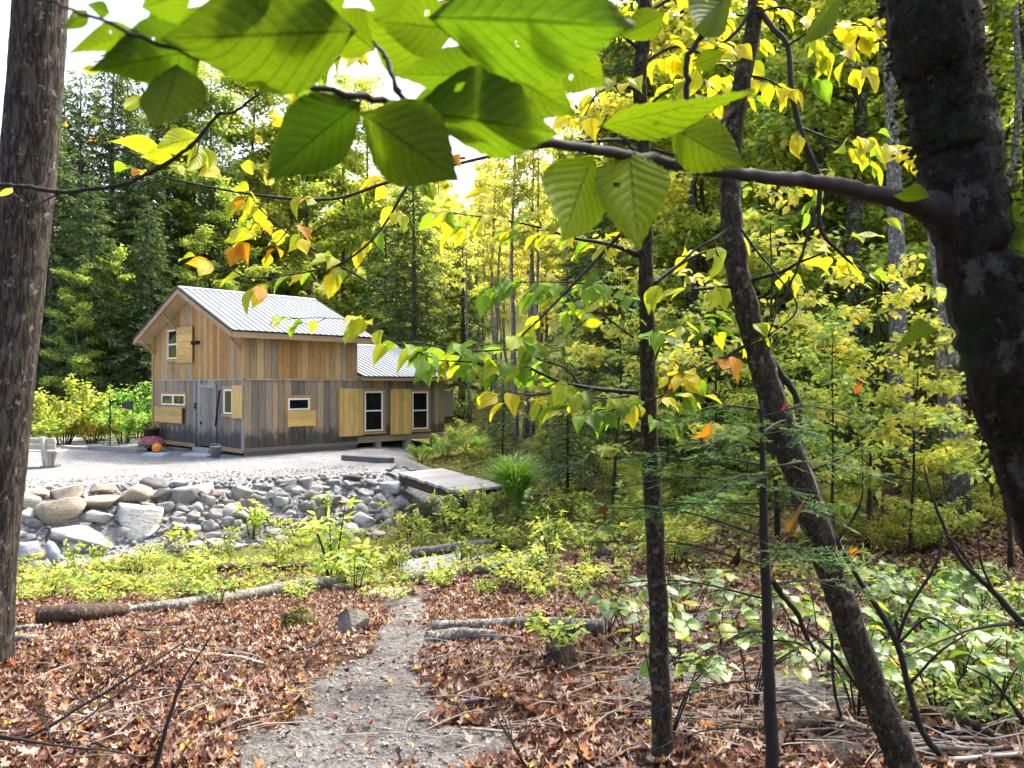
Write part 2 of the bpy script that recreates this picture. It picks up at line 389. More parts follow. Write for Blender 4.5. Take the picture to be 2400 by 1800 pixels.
_ds = np.concatenate([np.linspace(0.8, 20, 500), np.linspace(20.05, 150, 1300)])
def G(x, y):
    """where the sight line through photo position x, y meets the ground"""
    X = (x - 1200) / F * _ds; Z = CAMZ + (900 - y) / F * _ds
    hit = np.nonzero(Z <= terrain(X, _ds))[0]
    d = _ds[hit[0]] if len(hit) else 120.0
    p = P(x, y, d); p[2] = float(terrain(p[0], p[1])); return p
def T(x, y): return np.array((x, y, float(terrain(x, y))))

# the mud path, from the foot of the picture up towards the logs: (centre, half width)
PATH = [(G(745, 1795), 0.33), (G(800, 1690), 0.38), (G(850, 1600), 0.34), (G(930, 1520), 0.22), (G(952, 1450), 0.22), (G(950, 1405), 0.30), (G(975, 1372), 0.3)]
PATH.insert(0, (np.array((-0.75, 0.5, 0)), 0.4))
PATCH = [(G(1090, 1790), 0.22), (G(1560, 1580), 0.30), (G(1860, 1620), 0.28), (G(1950, 1560), 0.22), (G(1500, 1600), 0.22), (G(1660, 1450), 0.3)]
def path_mask(X, Y):
    X = np.asarray(X, float); Y = np.asarray(Y, float); best = np.full(X.shape, -9.0)
    for (a, ra), (b, rb) in zip(PATH[:-1], PATH[1:]):
        ex, ey = b[0] - a[0], b[1] - a[1]
        t = np.clip(((X - a[0]) * ex + (Y - a[1]) * ey) / (ex * ex + ey * ey), 0, 1)
        best = np.maximum(best, 1 - np.hypot(X - a[0] - t * ex, Y - a[1] - t * ey) / (ra + (rb - ra) * t))
    for c, r in PATCH: best = np.maximum(best, 0.8 - np.hypot(X - c[0], (Y - c[1]) * 0.6) / r)
    return np.clip(0.5 + best * 1.1 + 0.9 * fbm(X * 2.2, Y * 2.2, 51, 3), 0, 1)
def green_mask(X, Y):
    X = np.asarray(X, float); Y = np.asarray(Y, float)
    a = sm(8.6, 9.8, Y - 0.42 * np.clip(X + 5, 0, 9) + 0.25 * np.clip(-5 - X, 0, 9) + 1.1 * fbm(X * .5, Y * .5, 61, 3)) * (1 - sm(1.5, 5.0, X - 0.12 * (Y - 9)))
    b = sm(10.5, 12.5, Y - .3 * X) * (1 - sm(6, 11, X)) * 0.9
    return np.clip(np.maximum(a, b), 0, 1)

def build_ground():
    def axis(lo, hi, n, k):          # denser near zero
        t = np.linspace(-1, 1, n); s = np.sinh(k * t) / math.sinh(k)
        return np.where(s < 0, -s * lo, s * hi)
    xs = axis(-170, 170, 380, 6.0); ys = axis(-40, 230, 520, 5.6)
    X, Y = np.meshgrid(xs, ys); Z = terrain(X, Y)
    V = np.stack([X, Y, Z], -1).reshape(-1, 3)
    nx, ny = len(xs), len(ys); i = np.arange(nx * ny).reshape(ny, nx)
    Fq = np.stack([i[:-1, :-1], i[:-1, 1:], i[1:, 1:], i[1:, :-1]], -1).reshape(-1, 4)
    me = make_mesh('ground', V, Fq, M['ground'], True)
    sd = poly_sd(X, Y, PAD)
    gr = 1 - sm(0.2, 2.1, sd - 1.1 * (1 - sm(-6.5, -4.5, X)) + 0.4 * fbm(X, Y, 71, 3))
    far = sm(31, 36, Y - 0.2 * X) * gr; gr = gr * (1 - sm(31, 34, Y + 0.0 * X))
    c = np.zeros((nx * ny, 4)); c[:, 0] = gr.ravel(); c[:, 1] = path_mask(X, Y).ravel(); c[:, 2] = green_mask(X, Y).ravel() * 0.85; c[:, 3] = 1
    at = me.color_attributes.new('zone', 'FLOAT_COLOR', 'POINT'); at.data.foreach_set('color', c.astype(np.float32).ravel())
    return tag(put('ground', me), kind='structure')
ground = build_ground()

# ------------------------------------------------------------------ fallen leaves
def maple_template(seed, curl=0.35):
    r = np.random.default_rng(seed)
    ang = np.array([-90, -58, -28, -8, 22, 52, 90, 128, 158, 188, 208, 238]) + r.uniform(-5, 5, 12)
    rad = np.array([0.22, 0.50, 0.66, 0.50, 0.86, 0.62, 1.0, 0.62, 0.86, 0.50, 0.66, 0.50]) * r.uniform(0.8, 1.12, 12) * np.where(np.sin(np.radians(ang)) > -2, 1, 1)
    a = np.radians(ang); p = np.stack([np.cos(a) * rad * 0.5, np.sin(a) * rad * 0.5, np.zeros(12)], 1)
    p[:, 2] = curl * (p[:, 0] ** 2 * r.uniform(-1, 2.4) + p[:, 1] ** 2 * r.uniform(-1, 2.4) + p[:, 0] * p[:, 1] * r.uniform(-2, 2)) * 1.5 + r.uniform(-0.09, 0.11, 12)
    V = np.vstack([[0, -0.05, r.uniform(-0.06, 0.06)], p])
    Fs = np.array([(0, 1 + k, 1 + (k + 1) % 12) for k in range(12)])
    return V, Fs
LIT = [maple_template(s, 0.9) for s in range(8)]
def rots(n, tilt, r):
    az = r.uniform(0, 2 * math.pi, n); ax = r.uniform(0, 2 * math.pi, n); ti = r.normal(0, tilt, n)
    ca, sa = np.cos(az), np.sin(az); Z = np.zeros(n); O = np.ones(n)
    Rz = np.stack([np.stack([ca, -sa, Z], -1), np.stack([sa, ca, Z], -1), np.stack([Z, Z, O], -1)], 1)
    k = np.stack([np.cos(ax), np.sin(ax), Z], -1); c, s = np.cos(ti), np.sin(ti)
    K = np.zeros((n, 3, 3)); K[:, 0, 2] = k[:, 1]; K[:, 1, 2] = -k[:, 0]; K[:, 2, 0] = -k[:, 1]; K[:, 2, 1] = k[:, 0]
    Rt = np.eye(3) + s[:, None, None] * K + (1 - c)[:, None, None] * (K @ K)
    return Rt @ Rz
def scatter_litter():
    r = np.random.default_rng(5)
    n = 130000; Yp = 1.9 + 11.0 * r.uniform(0, 1, n) ** 0.66; Xp = r.uniform(-1, 1, n) * (0.72 * Yp + 0.4)
    pm = path_mask(Xp, Yp); gm = green_mask(Xp, Yp); sd = poly_sd(Xp, Yp, PAD)
    clump = sm(-0.45, 0.15, fbm(Xp * 1.3, Yp * 1.3, 91, 3))
    p = (1 - 0.96 * sm(0.3, 0.75, pm)) * (1 - 0.5 * gm) * (sd > 0.9) * (0.35 + 0.65 * clump) * (1 - 0.35 * sm(1.5, 4.0, Xp))
    keep = r.uniform(0, 1, n) < p
    Xp, Yp = Xp[keep], Yp[keep]; n = len(Xp)
    Zp = terrain(Xp, Yp) + r.uniform(0.008, 0.045, n); S = r.uniform(0.034, 0.078, n); Rm = rots(n, 0.36, r)
    vis = np.abs(Xp) < 0.655 * Yp
    low = (CAMZ - Zp) / Yp < 0.495
    order = np.argsort(np.where(vis & low, -S / Yp, 1)); big = order[:300]; rest = order[300:]
    tm = [make_mesh('leaf', V, Fs, M['litter_one']) for V, Fs in LIT]
    for q, k in enumerate(big):
        o = put('leaf', tm[q % 8], ground)
        o.matrix_basis = Matrix.Translation((Xp[k], Yp[k], Zp[k] + 0.01)) @ Matrix([list(x) for x in Rm[k] * S[k]]).to_4x4()
    VV, FF, b = [], [], 0
    for q in range(8):
        ids = rest[q::8]; V, Fs = LIT[q]
        W = np.einsum('nij,vj->nvi', Rm[ids] * S[ids][:, None, None], V) + np.stack([Xp[ids], Yp[ids], Zp[ids]], -1)[:, None, :]
        VV.append(W.reshape(-1, 3)); m = len(ids)
        FF.append((Fs[None] + (np.arange(m) * len(V))[:, None, None]).reshape(-1, 3) + b); b += m * len(V)
    tag(put('leaf_litter', make_mesh('leaf_litter', np.vstack(VV), np.vstack(FF), M['litter']), ground), kind='stuff')
    # the slope on the right further off: simple small leaves
    n = 26000; Yp = r.uniform(9, 42, n); Xp = r.uniform(-0.15, 0.72, n) * Yp
    keep = (poly_sd(Xp, Yp, PAD) > 1.5) & (r.uniform(0, 1, n) < 1 - 0.6 * green_mask(Xp, Yp)); Xp, Yp = Xp[keep], Yp[keep]; n = len(Xp)
    Rm = rots(n, 0.5, r); S = r.uniform(0.08, 0.16, n)
    q = np.array([(-.5, 0, 0), (0, -.32, .12), (.5, 0, 0), (0, .32, .12)])
    W = np.einsum('nij,vj->nvi', Rm * S[:, None, None], q) + np.stack([Xp, Yp, terrain(Xp, Yp) + 0.04], -1)[:, None, :]
    Fs = (np.array([(0, 1, 2), (0, 2, 3)])[None] + (np.arange(n) * 4)[:, None, None]).reshape(-1, 3)
    tag(put('leaf_litter', make_mesh('leaf_litter_far', W.reshape(-1, 3), Fs, M['litter']), ground), kind='stuff')
scatter_litter()

# ------------------------------------------------------------------ rocks
import bmesh
def rock_mesh(seed, sub=3):
    r = np.random.default_rng(seed); bm = bmesh.new(); bmesh.ops.create_icosphere(bm, subdivisions=sub, radius=0.5)
    me = bpy.data.meshes.new('rock'); bm.to_mesh(me); bm.free()
    n = len(me.vertices); V = np.zeros(n * 3); me.vertices.foreach_get('co', V); V = V.reshape(-1, 3)
    for k in range(12 if sub > 2 else 9):                 # flattened faces, as split stone has
        d = norm(r.normal(0, 1, 3)); lim = r.uniform(0.18, 0.40) if sub > 2 else r.uniform(0.12, 0.34)
        t = V @ d; V = V - np.outer(np.clip(t - lim, 0, None) * 0.97, d)
    f = r.uniform(1.6, 2.4); o = r.uniform(0, 50, 3)
    V = V * (1 + 0.16 * (fbm(V[:, 0] * f + o[0], V[:, 1] * f + V[:, 2] * 1.7 + o[1], seed, 4)))[:, None]
    V = V * (1 + 0.05 * vnoise(V[:, 0] * 9 + o[0], V[:, 2] * 9 + V[:, 1] * 7, seed + 4))[:, None]
    e = V.max(0) - V.min(0); V = (V - (V.max(0) + V.min(0)) / 2) / e
    me.vertices.foreach_set('co', V.astype(np.float32).ravel()); me.update()
    me.polygons.foreach_set('use_smooth', np.full(len(me.polygons), sub > 2)); me.materials.append(M['rock']); return me
ROCKS = [rock_mesh(s) for s in range(9)]
ROCKS_LO = [rock_mesh(100 + s, 2) for s in range(8)]
def stone_label(x, y, size, c):
    l = sum(c) / 3; hue = 'bluish' if c[2] > c[0] else ('dark' if l < .17 else ('grey' if l < .27 else ('tan' if c[0] > c[2] * 1.3 else 'pale')))
    big = 'small' if size < .26 else ('middling' if size < .42 else 'large')
    w = next(n for n, m in (('beside the big trunk', 110), ('above the heron statue', 210), ('by the large flat slab', 300), ('by the huge pale boulder', 390), ('right of the huge pale boulder', 450), ('below the egg shaped boulder', 510), ('by the near-white boulder', 580), ('below the cabin corner', 650), ('in the loose rocks below the long wall', 720), ('by the flat bluish stone', 790), ('below the black beam', 860), ('next to the plank bridge', 9999)) if x < m)
    f = (y - (1160 - 45 * x / 940)) / 165
    return '%s %s stone %s, %s' % (big, hue, w, 'top of the bank' if f < .3 else ('halfway down' if f < .62 else 'at the foot'))
def rock(px, py, w, h, k, colr, label=None, group=None, name='boulder', d=None, rot=None, cat='boulder', depth=None):
    """a stone whose outline is centred at photo position px, py and w by h photo pixels"""
    g = G(px, py + h * 0.25) if d is None else P(px, py, d); d = g[1]
    ww, hh = w * d / F, h * d / F
    c = P(px, py, d + 0.15 * ww)
    o = put(name, (ROCKS if ww > 0.32 else ROCKS_LO)[k % 8], None, c, colr)
    o.scale = (ww * 1.06, ww * (depth or 0.85), hh * 1.08)
    o.rotation_euler = rot if rot else (random.uniform(-.15, .15), random.uniform(-.2, .2), random.choice((0, math.pi)) + random.uniform(-.25, .25))
    tag(o, label or stone_label(px, py, ww, colr), cat, group)
    return o
TAN, GRY, PAL, DRK, BLU = (0.29, 0.245, 0.19), (0.25, 0.243, 0.23), (0.40, 0.39, 0.37), (0.10, 0.097, 0.095), (0.34, 0.36, 0.40)
def z2(u, v): return u / 3.16, 960 + v / 3.16
def z3(u, v): return 600 + u / 2.458, 960 + v / 2.458
big = [  # u, v, w, h in the 3.16x view, colour, label
 (500, 630, 270, 118, TAN, 'long tan boulder on the top course, second right of the big trunk'),
 (280, 622, 180, 88, TAN, 'small tan boulder at the left end of the top course'),
 (215, 682, 190, 140, GRY, 'dark cracked boulder tucked beside the big tree trunk'),
 (468, 762, 345, 215, TAN, 'largest tan boulder in the lower course of the rock bank'),
 (738, 700, 285, 125, TAN, 'wide brown boulder under the top course, right of the largest one'),
 (770, 600, 180, 95, TAN, 'rounded tan boulder in the middle of the top course'),
 (988, 630, 275, 145, TAN, 'long brownish boulder at the right end of the top course'),
 (732, 800, 200, 116, PAL, 'pale wedge shaped stone between the two largest boulders'),
 (1020, 830, 375, 240, PAL, 'huge rounded pale boulder half buried in the bank'),
 (1182, 652, 165, 128, DRK, 'dark wedge boulder leaning on the long brownish one'),
 (1150, 556, 225, 84, DRK, 'flat dark slab lying on the gravel rim'),
 (1235, 728, 135, 95, GRY, 'dark rounded stone right of the huge pale boulder'),
 (1345, 640, 245, 135, GRY, 'slanted grey slab below the gravel rim'),
 (1500, 602, 180, 116, PAL, 'smooth pale egg shaped boulder on the rim'),
 (1352, 730, 140, 84, GRY, None), (1420, 800, 125, 100, GRY, None),
 (1530, 690, 130, 115, GRY, 'upright grey stone below the egg shaped boulder'),
 (1310, 795, 115, 84, GRY, None), (1600, 790, 125, 105, GRY, None), (1500, 832, 84, 84, GRY, None),
 (1340, 560, 125, 80, PAL, None),
 (1790, 630, 160, 135, PAL, 'blocky near-white boulder on the rim below the corner of the cabin'),
 (1740, 775, 210, 160, PAL, 'broad pale flat-faced boulder above the yellow weeds'),
 (180, 805, 150, 135, GRY, 'round grey boulder low beside the big tree trunk'),
 (200, 1070, 225, 180, BLU, 'bluish white boulder beside the heron statue'),
 (640, 960, 460, 190, PAL, 'large flat pale slab at the foot of the bank'),
 (975, 905, 210, 125, GRY, 'grey stone at the foot of the huge pale boulder'),
 (1420, 900, 125, 95, PAL, None), (1300, 870, 95, 64, GRY, None), (1640, 640, 95, 62, GRY, None),
 (1950, 580, 125, 84, GRY, None), (2020, 640, 105, 84, PAL, None), (2120, 560, 155, 84, GRY, None), (2125, 660, 84, 62, GRY, None),
 (1690, 830, 120, 80, GRY, None), (1560, 880, 120, 70, GRY, None), (1850, 720, 90, 70, GRY, None), (1900, 620, 80, 60, PAL, None),
 (330, 890, 110, 50, GRY, None), (420, 960, 90, 50, GRY, None), (150, 930, 90, 60, PAL, None)]
big3 = [
 (770, 462, 140, 95, PAL, 'big smooth pale boulder on the rim next to the plank bridge'),
 (720, 532, 95, 95, GRY, 'rounded brownish boulder below the smooth one by the bridge'),
 (630, 522, 85, 55, PAL, None), (540, 440, 85, 56, PAL, None), (562, 490, 75, 52, GRY, None), (470, 456, 68, 48, BLU, None),
 (376, 450, 95, 48, BLU, 'flat bluish stone in the middle of the loose rocks'), (430, 522, 140, 76, GRY, None), (290, 420, 84, 54, GRY, None),
 (170, 430, 115, 64, GRY, None), (232, 466, 84, 48, PAL, None), (105, 495, 84, 58, PAL, None), (50, 456, 105, 62, GRY, None), (176, 510, 64, 44, GRY, None),
 (590, 580, 115, 84, GRY, 'dark boulder with a yellow leaf on top near the bridge'), (620, 642, 130, 96, PAL, None), (755, 600, 84, 64, PAL, None),
 (845, 552, 130, 116, GRY, 'tilted grey boulder propping the near end of the bridge'), (702, 642, 64, 64, DRK, None), (800, 650, 115, 54, PAL, None),
 (560, 400, 110, 52, DRK, 'dark flat stone on the gravel rim near the bridge'), (695, 455, 90, 52, PAL, None), (510, 530, 80, 50, PAL, None), (340, 500, 60, 40, GRY, None), (300, 560, 90, 60, GRY, None)]
for lst, zz, k in ((big, z2, 3.16), (big3, z3, 2.458)):
    for i, (u, v, w, h, c, lab) in enumerate(lst):
        x, y = zz(u, v); j = random.uniform(0.85, 1.12)
        rock(x, y, w / k, h / k, i * 5 + 1, tuple(q * j for q in c), lab, None if lab else 'unsorted stones of the rock bank')
rb = random.Random(3)
for i in range(230):                                      # the smaller stones of the bank, each one by itself
    t = rb.uniform(0, 1); x = 40 + 900 * t
    y0, y1 = (1165 - 40 * t, 1330 - 75 * t); y = y0 + (y1 - y0) * rb.uniform(0, 1) ** 0.8
    if x < 380 and rb.random() < 0.65: continue
    w = rb.uniform(18, 42); h = w * rb.uniform(0.5, 0.85); j = rb.uniform(0.7, 1.2); c = rb.choice((GRY, GRY, PAL, TAN, PAL))
    rock(x, y, w, h, i, tuple(q * j for q in c), None, 'unsorted stones of the rock bank')
def rubble():
    r = np.random.default_rng(8); n = 2600
    t = r.uniform(-0.15, 1.0, n); off = r.uniform(-2.2, 1.9, n); tiny = off < -0.2
    X = -10.4 + 7.2 * t + 0.40 * off; Y = 16.3 + 3.1 * t - 0.92 * off
    S = np.where(tiny, r.uniform(0.015, 0.05, n), r.uniform(0.03, 0.14, n)) ; Z = terrain(X, Y) + S * 0.2
    V0 = np.array([(1, 0, 0), (-1, 0, 0), (0, 1, 0), (0, -1, 0), (0, 0, .7), (0, 0, -.7), (.6, .6, .35), (-.6, -.5, .4), (.5, -.6, -.3), (-.6, .6, -.3)]) * 0.6
    bm = bmesh.new(); [bm.verts.new(v) for v in V0]; bmesh.ops.convex_hull(bm, input=bm.verts); bmesh.ops.triangulate(bm, faces=bm.faces)
    bm.verts.index_update(); V0 = np.array([v.co[:] for v in bm.verts]); F0 = np.array([[v.index for v in f.verts] for f in bm.faces]); bm.free()
    W = np.einsum('nij,vj->nvi', rots(n, 1.0, r) * S[:, None, None], V0) + np.stack([X, Y, Z], -1)[:, None, :]
    Fs = (F0[None] + (np.arange(n) * len(V0))[:, None, None]).reshape(-1, 3)
    o = put('gravel_stones', make_mesh('gravel_stones', W.reshape(-1, 3), Fs, M['rock']), None, (0, 0, 0), (0.25, 0.245, 0.235))
    tag(o, 'loose small stones and gravel over the rock bank and its rim', 'gravel', None, 'stuff')
rubble()
def crumbs():
    """grit and small clods on the bare mud of the path"""
    r = np.random.default_rng(18); n = 13000; Y = 2.2 + 9 * r.uniform(0, 1, n) ** 1.3; X = r.uniform(-.75, .35, n) * (0.5 * Y + .6)
    k = path_mask(X, Y) > r.uniform(.35, .8, n); X, Y = X[k], Y[k]; n = len(X); S = 0.004 + 0.016 * r.uniform(0, 1, n) ** 4; Z = terrain(X, Y) + S * .3
    V0 = np.array([(1, 0, 0), (-1, 0, 0), (0, 1, 0), (0, -1, 0), (0, 0, .7), (0, 0, -.7)]); F0 = np.array([(0, 2, 4), (2, 1, 4), (1, 3, 4), (3, 0, 4), (2, 0, 5), (1, 2, 5), (3, 1, 5), (0, 3, 5)])
    W = np.einsum('nij,vj->nvi', rots(n, 1.0, r) * S[:, None, None], V0) + np.stack([X, Y, Z], -1)[:, None, :]
    Fs = (F0[None] + (np.arange(n) * 6)[:, None, None]).reshape(-1, 3)
    tag(put('grit', make_mesh('grit', W.reshape(-1, 3), Fs, M['rock']), ground, (0, 0, 0), (0.26, 0.25, 0.23)), kind='stuff')
crumbs()

# ------------------------------------------------------------------ the cabin
# local frame: x runs along the long wall away to the right, y along the gable away to the left, z up from the yard
AX, AY = 0.6816, 0.7317; CX, CY = -8.36, 24.0
cabin = thing('cabin', 'two-storey weathered board cabin with a metal roof and low wing', 'cabin', (CX, CY, PADZ), math.atan2(AY, AX))
def zu(u, v): return 280 + u / 2.698, 640 + v / 2.698
def RW(u, v):
    x, y = zu(u, v); r = (x - 1200) / F; a = (CY * r - CX) / (AX - AY * r); Yd = CY + AY * a
    return a, CAMZ - PADZ + (900 - y) / F * Yd
def GW(u, v):
    x, y = zu(u, v); r = (x - 1200) / F; b = (CX - CY * r) / (AY + AX * r); Yd = CY + AX * b
    return b, CAMZ - PADZ + (900 - y) / F * Yd
LM, LE, WB = 4.24, 8.36, 6.87            # main block length, end of the wing, gable width
ZB, PITCH, ZR = 2.42, 0.429, 5.54        # storey band, roof slope, ridge height
PE, ZRE = 0.346, 3.85                    # wing roof
YR = WB / 2
AMB, TAN_W, GRW, FRESH, BRN = (0.45, 0.255, 0.095), (0.44, 0.295, 0.155), (0.265, 0.225, 0.18), (0.64, 0.41, 0.14), (0.28, 0.18, 0.10)
def under(b): return ZR - 0.20 - PITCH * abs(b - YR)       # underside of the main roof
def under_e(b): return ZRE - 0.16 - PE * abs(b - YR)
wall = MB().prism([(0.0, 0.05), (WB, 0.05), (WB, under(WB)), (YR, under(YR)), (0.0, under(0))], 0, 0.0, LM).build('wall', M['dark'], cabin)
wall_e = MB().prism([(0.0, 0.30), (5.4, 0.30), (5.4, under_e(5.4)), (YR, under_e(YR)), (0.0, under_e(0))], 0, LM + 0.001, LE).build('wall', M['dark'], cabin)
def vary(c, j=0.22):
    k = random.uniform(1 - j, 1 + j * 0.9); t = random.uniform(-0.05, 0.05)
    return (c[0] * (k + t), c[1] * k, c[2] * (k - t))
def planks(plane, s0, s1, zlo, zhi, pal, mat, parent, out=0.0, wmin=0.17, wmax=0.27):
    s = s0
    while s < s1 - 1e-3:
        w = random.uniform(wmin, wmax); e = min(s + w, s1)
        if s1 - e < 0.09: e = s1
        t = 0.024 + random.uniform(0, 0.007); o0, o1 = out + 0.002, out + t
        a, b = s + 0.008, e - 0.008
        zl = zlo(s) if callable(zlo) else zlo
        za, zb_ = (zhi(a), zhi(b)) if callable(zhi) else (zhi, zhi)
        zl += random.uniform(-0.012, 0.012)
        mb = MB()
        q = lambda sv, ov, z: (sv, -ov, z) if plane == 'R' else (-ov, sv, z)
        V = [q(a, o0, zl), q(b, o0, zl), q(b, o1, zl), q(a, o1, zl), q(a, o0, za), q(b, o0, zb_), q(b, o1, zb_), q(a, o1, za)]
        Fs = [(3, 2, 1, 0), (4, 5, 6, 7), (0, 1, 5, 4), (1, 2, 6, 5), (2, 3, 7, 6), (3, 0, 4, 7)]
        if plane == 'R': Fs = [f[::-1] for f in Fs]
        mb.add(V, Fs)
        mb.build('plank', mat, parent, color=vary(random.choice(pal)))
        s = e
up_pal = [AMB, AMB, AMB, TAN_W, (0.40, 0.22, 0.085), (0.34, 0.23, 0.13), (0.46, 0.27, 0.09), (0.50, 0.33, 0.15), (0.33, 0.27, 0.20)]
lo_pal = [GRW, GRW, (0.19, 0.16, 0.13), (0.32, 0.25, 0.17), (0.38, 0.27, 0.16), (0.24, 0.21, 0.175), (0.40, 0.30, 0.20), (0.16, 0.14, 0.12)]
planks('R', -0.025, LM, ZB + 0.02, under(0) + 0.0, up_pal, M['plank'], wall)
planks('R', -0.025, LM, lambda s: 0.26, ZB - 0.02, lo_pal, M['plank_low'], wall)
planks('R', LM, LE, lambda s: 0.42, under_e(0) - 0.0, lo_pal + [TAN_W, (0.30, 0.22, 0.15)], M['plank_low'], wall_e)
def gtop(b): return under(b) - 0.01
planks('G', 0.0, WB, ZB + 0.02, gtop, up_pal, M['plank'], wall)
planks('G', 0.0, WB, lambda s: 0.24, ZB - 0.02, lo_pal + [(0.33, 0.29, 0.25)], M['plank_low'], wall)
# far end wall of the wing (seen from a step aside)
sE = 0.0
while sE < 5.3:
    MB().box(LE + 0.002, LE + 0.028, sE + 0.004, sE + 0.236, 0.4, min(under_e(sE), under_e(sE + .24))).build('plank', M['plank_low'], wall_e, color=vary(random.choice(lo_pal))); sE += 0.24
def lbox(plane, s0, s1, o0, o1, z0, z1, mb=None):
    mb = mb or MB()
    return mb.box(s0, s1, -o0, -o1, z0, z1) if plane == 'R' else mb.box(-o0, -o1, s0, s1, z0, z1)
HB = {'R': M['board_x'], 'G': M['board_y']}
# trim: storey band, corner boards, sill beams, skirts
lbox('R', -0.02, LM, 0.032, 0.055, ZB - 0.03, ZB + 0.02).build('band_board', HB['R'], cabin, color=(0.42, 0.33, 0.22))
lbox('G', 0.0, WB, 0.032, 0.055, ZB - 0.03, ZB + 0.02).build('band_board', HB['G'], cabin, color=(0.42, 0.33, 0.22))
lbox('G', -0.06, 0.11, 0.034, 0.060, 0.2, ZB - 0.035).build('corner_board', M['plank'], cabin, color=(0.30, 0.28, 0.25))
lbox('G', -0.06, 0.15, 0.034, 0.060, ZB + 0.022, under(0) - 0.02).build('corner_board', M['plank'], cabin, color=(0.45, 0.27, 0.10))
lbox('R', -0.035, 0.13, 0.034, 0.058, ZB + 0.022, under(0)).build('corner_board', M['plank'], cabin, color=(0.40, 0.25, 0.11))
lbox('G', WB - 0.10, WB + 0.03, 0.034, 0.060, 0.2, under(WB) - 0.02).build('corner_board', M['plank'], cabin, color=(0.45, 0.27, 0.10))
lbox('R', -0.03, LM + 0.02, 0.004, 0.05, 0.13, 0.255).build('skirt_board', HB['R'], cabin, color=(0.17, 0.155, 0.14))
lbox('R', -0.02, LM - 0.06, 0.0, 0.042, -0.02, 0.125).build('skirt_board', HB['R'], cabin, color=(0.12, 0.11, 0.10))
b_d0, _ = GW(640, 1100); b_d1, _ = GW(485, 1100)
lbox('G', 0.0, b_d0, 0.0, 0.05, 0.1, 0.235).build('sill_beam', HB['G'], cabin, color=(0.42, 0.26, 0.12))
lbox('G', b_d1, WB, 0.0, 0.05, 0.1, 0.235).build('sill_beam', HB['G'], cabin, color=(0.42, 0.26, 0.12))
lbox('R', LM + 0.02, LE, -0.10, 0.035, 0.18, 0.40).build('sill_beam', HB['R'], cabin, color=(0.30, 0.24, 0.17))
for u in (1640, 1828, 2000):
    a, _ = RW(u, 1150); p = np.array((a, 0.12)); wx = CX + AX * a - AY * .12; wy = CY + AY * a + AX * .12
    MB().box(a - 0.11, a + 0.11, 0.0, 0.22, float(terrain(wx, wy)) - PADZ - 0.1, 0.18).build('post', M['plank'], cabin, color=(0.36, 0.33, 0.29))
for a in (LM + 0.3, LM + 2.0, LE - 0.3):
    MB().box(a - 0.11, a + 0.11, 5.0, 5.22, -1.2, 0.32).build('post', M['plank'], cabin, color=(0.3, 0.27, 0.24))

# roofs: deck, boards of the overhang, ribbed sheets
def roof(parent_name, a0, a1, e0, zr, pitch, yr, e1, th, soff_col):
    """gable roof with its ridge along x at y = yr; eaves at e0 (near) and e1 (far)"""
    def z(b): return zr - pitch * abs(b - yr)
    deck = MB().prism([(e0, z(e0) - th), (yr, z(yr) - th), (e1, z(e1) - th), (e1, z(e1) - 0.02), (yr, z(yr) - 0.02), (e0, z(e0) - 0.02)], 0, a0 + 0.03, a1 - 0.03).build(parent_name, M['board_x'], cabin, color=soff_col)
    rib = 0.23; n = int(round((a1 - a0) / (rib * 4))); wpan = (a1 - a0) / n
    for side, e in ((0, e0), (1, e1)):
        sgn = 1 if side == 0 else -1
        for i in range(n):
            prof = []
            for k in range(4):
                x = k * wpan / 4; prof += [(x + 0.006, 0.0), (x + 0.018, 0.034), (x + 0.050, 0.034), (x + 0.062, 0.0), (x + wpan / 8 + 0.02, 0.0), (x + wpan / 8 + 0.03, 0.006), (x + wpan / 8 + 0.05, 0.006), (x + wpan / 8 + 0.06, 0.0)]
            prof = [(0.0, 0.0)] + prof + [(wpan - 0.004, 0.0)]
            V = []
            for b in (e - sgn * 0.05, yr):
                zz = zr - pitch * abs(b - yr)
                for x, h in prof: V.append((a0 + i * wpan + x, b, zz + h + 0.004))
            m = len(prof); Fs = [((k, k + 1, m + k + 1, m + k) if side == 0 else (k + 1, k, m + k, m + k + 1)) for k in range(m - 1)]
            put('roof_sheet', make_mesh('roof_sheet', V, Fs, M['roof']), deck)
    cap = MB().add([(a0 - .01, yr - .13, zr - pitch * .13 + .034), (a1 + .01, yr - .13, zr - pitch * .13 + .034), (a1 + .01, yr, zr + .05), (a0 - .01, yr, zr + .05), (a0 - .01, yr + .13, zr - pitch * .13 + .034), (a1 + .01, yr + .13, zr - pitch * .13 + .034)], [(0, 1, 2, 3), (3, 2, 5, 4)])
    cap.build('ridge_cap', M['roof'], deck)
    # barge boards on both gables and fascia on both eaves
    for aa, s in ((a0, -1), (a1, 1)):
        for e in (e0, e1):
            mb = MB(); x0, x1 = (aa - 0.03, aa + 0.028) if s < 0 else (aa - 0.028, aa + 0.03)
            mb.prism([(e, z(e) - th - 0.05), (yr, z(yr) - th - 0.05), (yr, z(yr) - 0.025), (e, z(e) - 0.025)], 0, x0, x1)
            mb.build('barge_board', M['board_y'], deck, color=(0.40, 0.27, 0.16))
            mb = MB(); mb.prism([(e, z(e) - 0.05), (yr, z(yr) - 0.05), (yr, z(yr) + 0.03), (e, z(e) + 0.03)], 0, aa + s * 0.03, aa + s * 0.05)
            mb.build('edge_trim', M['black'], deck)
    for e, s in ((e0, -1), (e1, 1)):
        MB().box(a0, a1, e + s * 0.002, e + s * 0.03, z(e) - th - 0.07, z(e) - 0.03).build('fascia_board', M['board_x'], deck, color=(0.42, 0.28, 0.16))
        MB().box(a0, a1, e + s * 0.032, e + s * 0.046, z(e) - 0.055, z(e) - 0.008).build('drip_edge', M['black'], deck)
    return deck
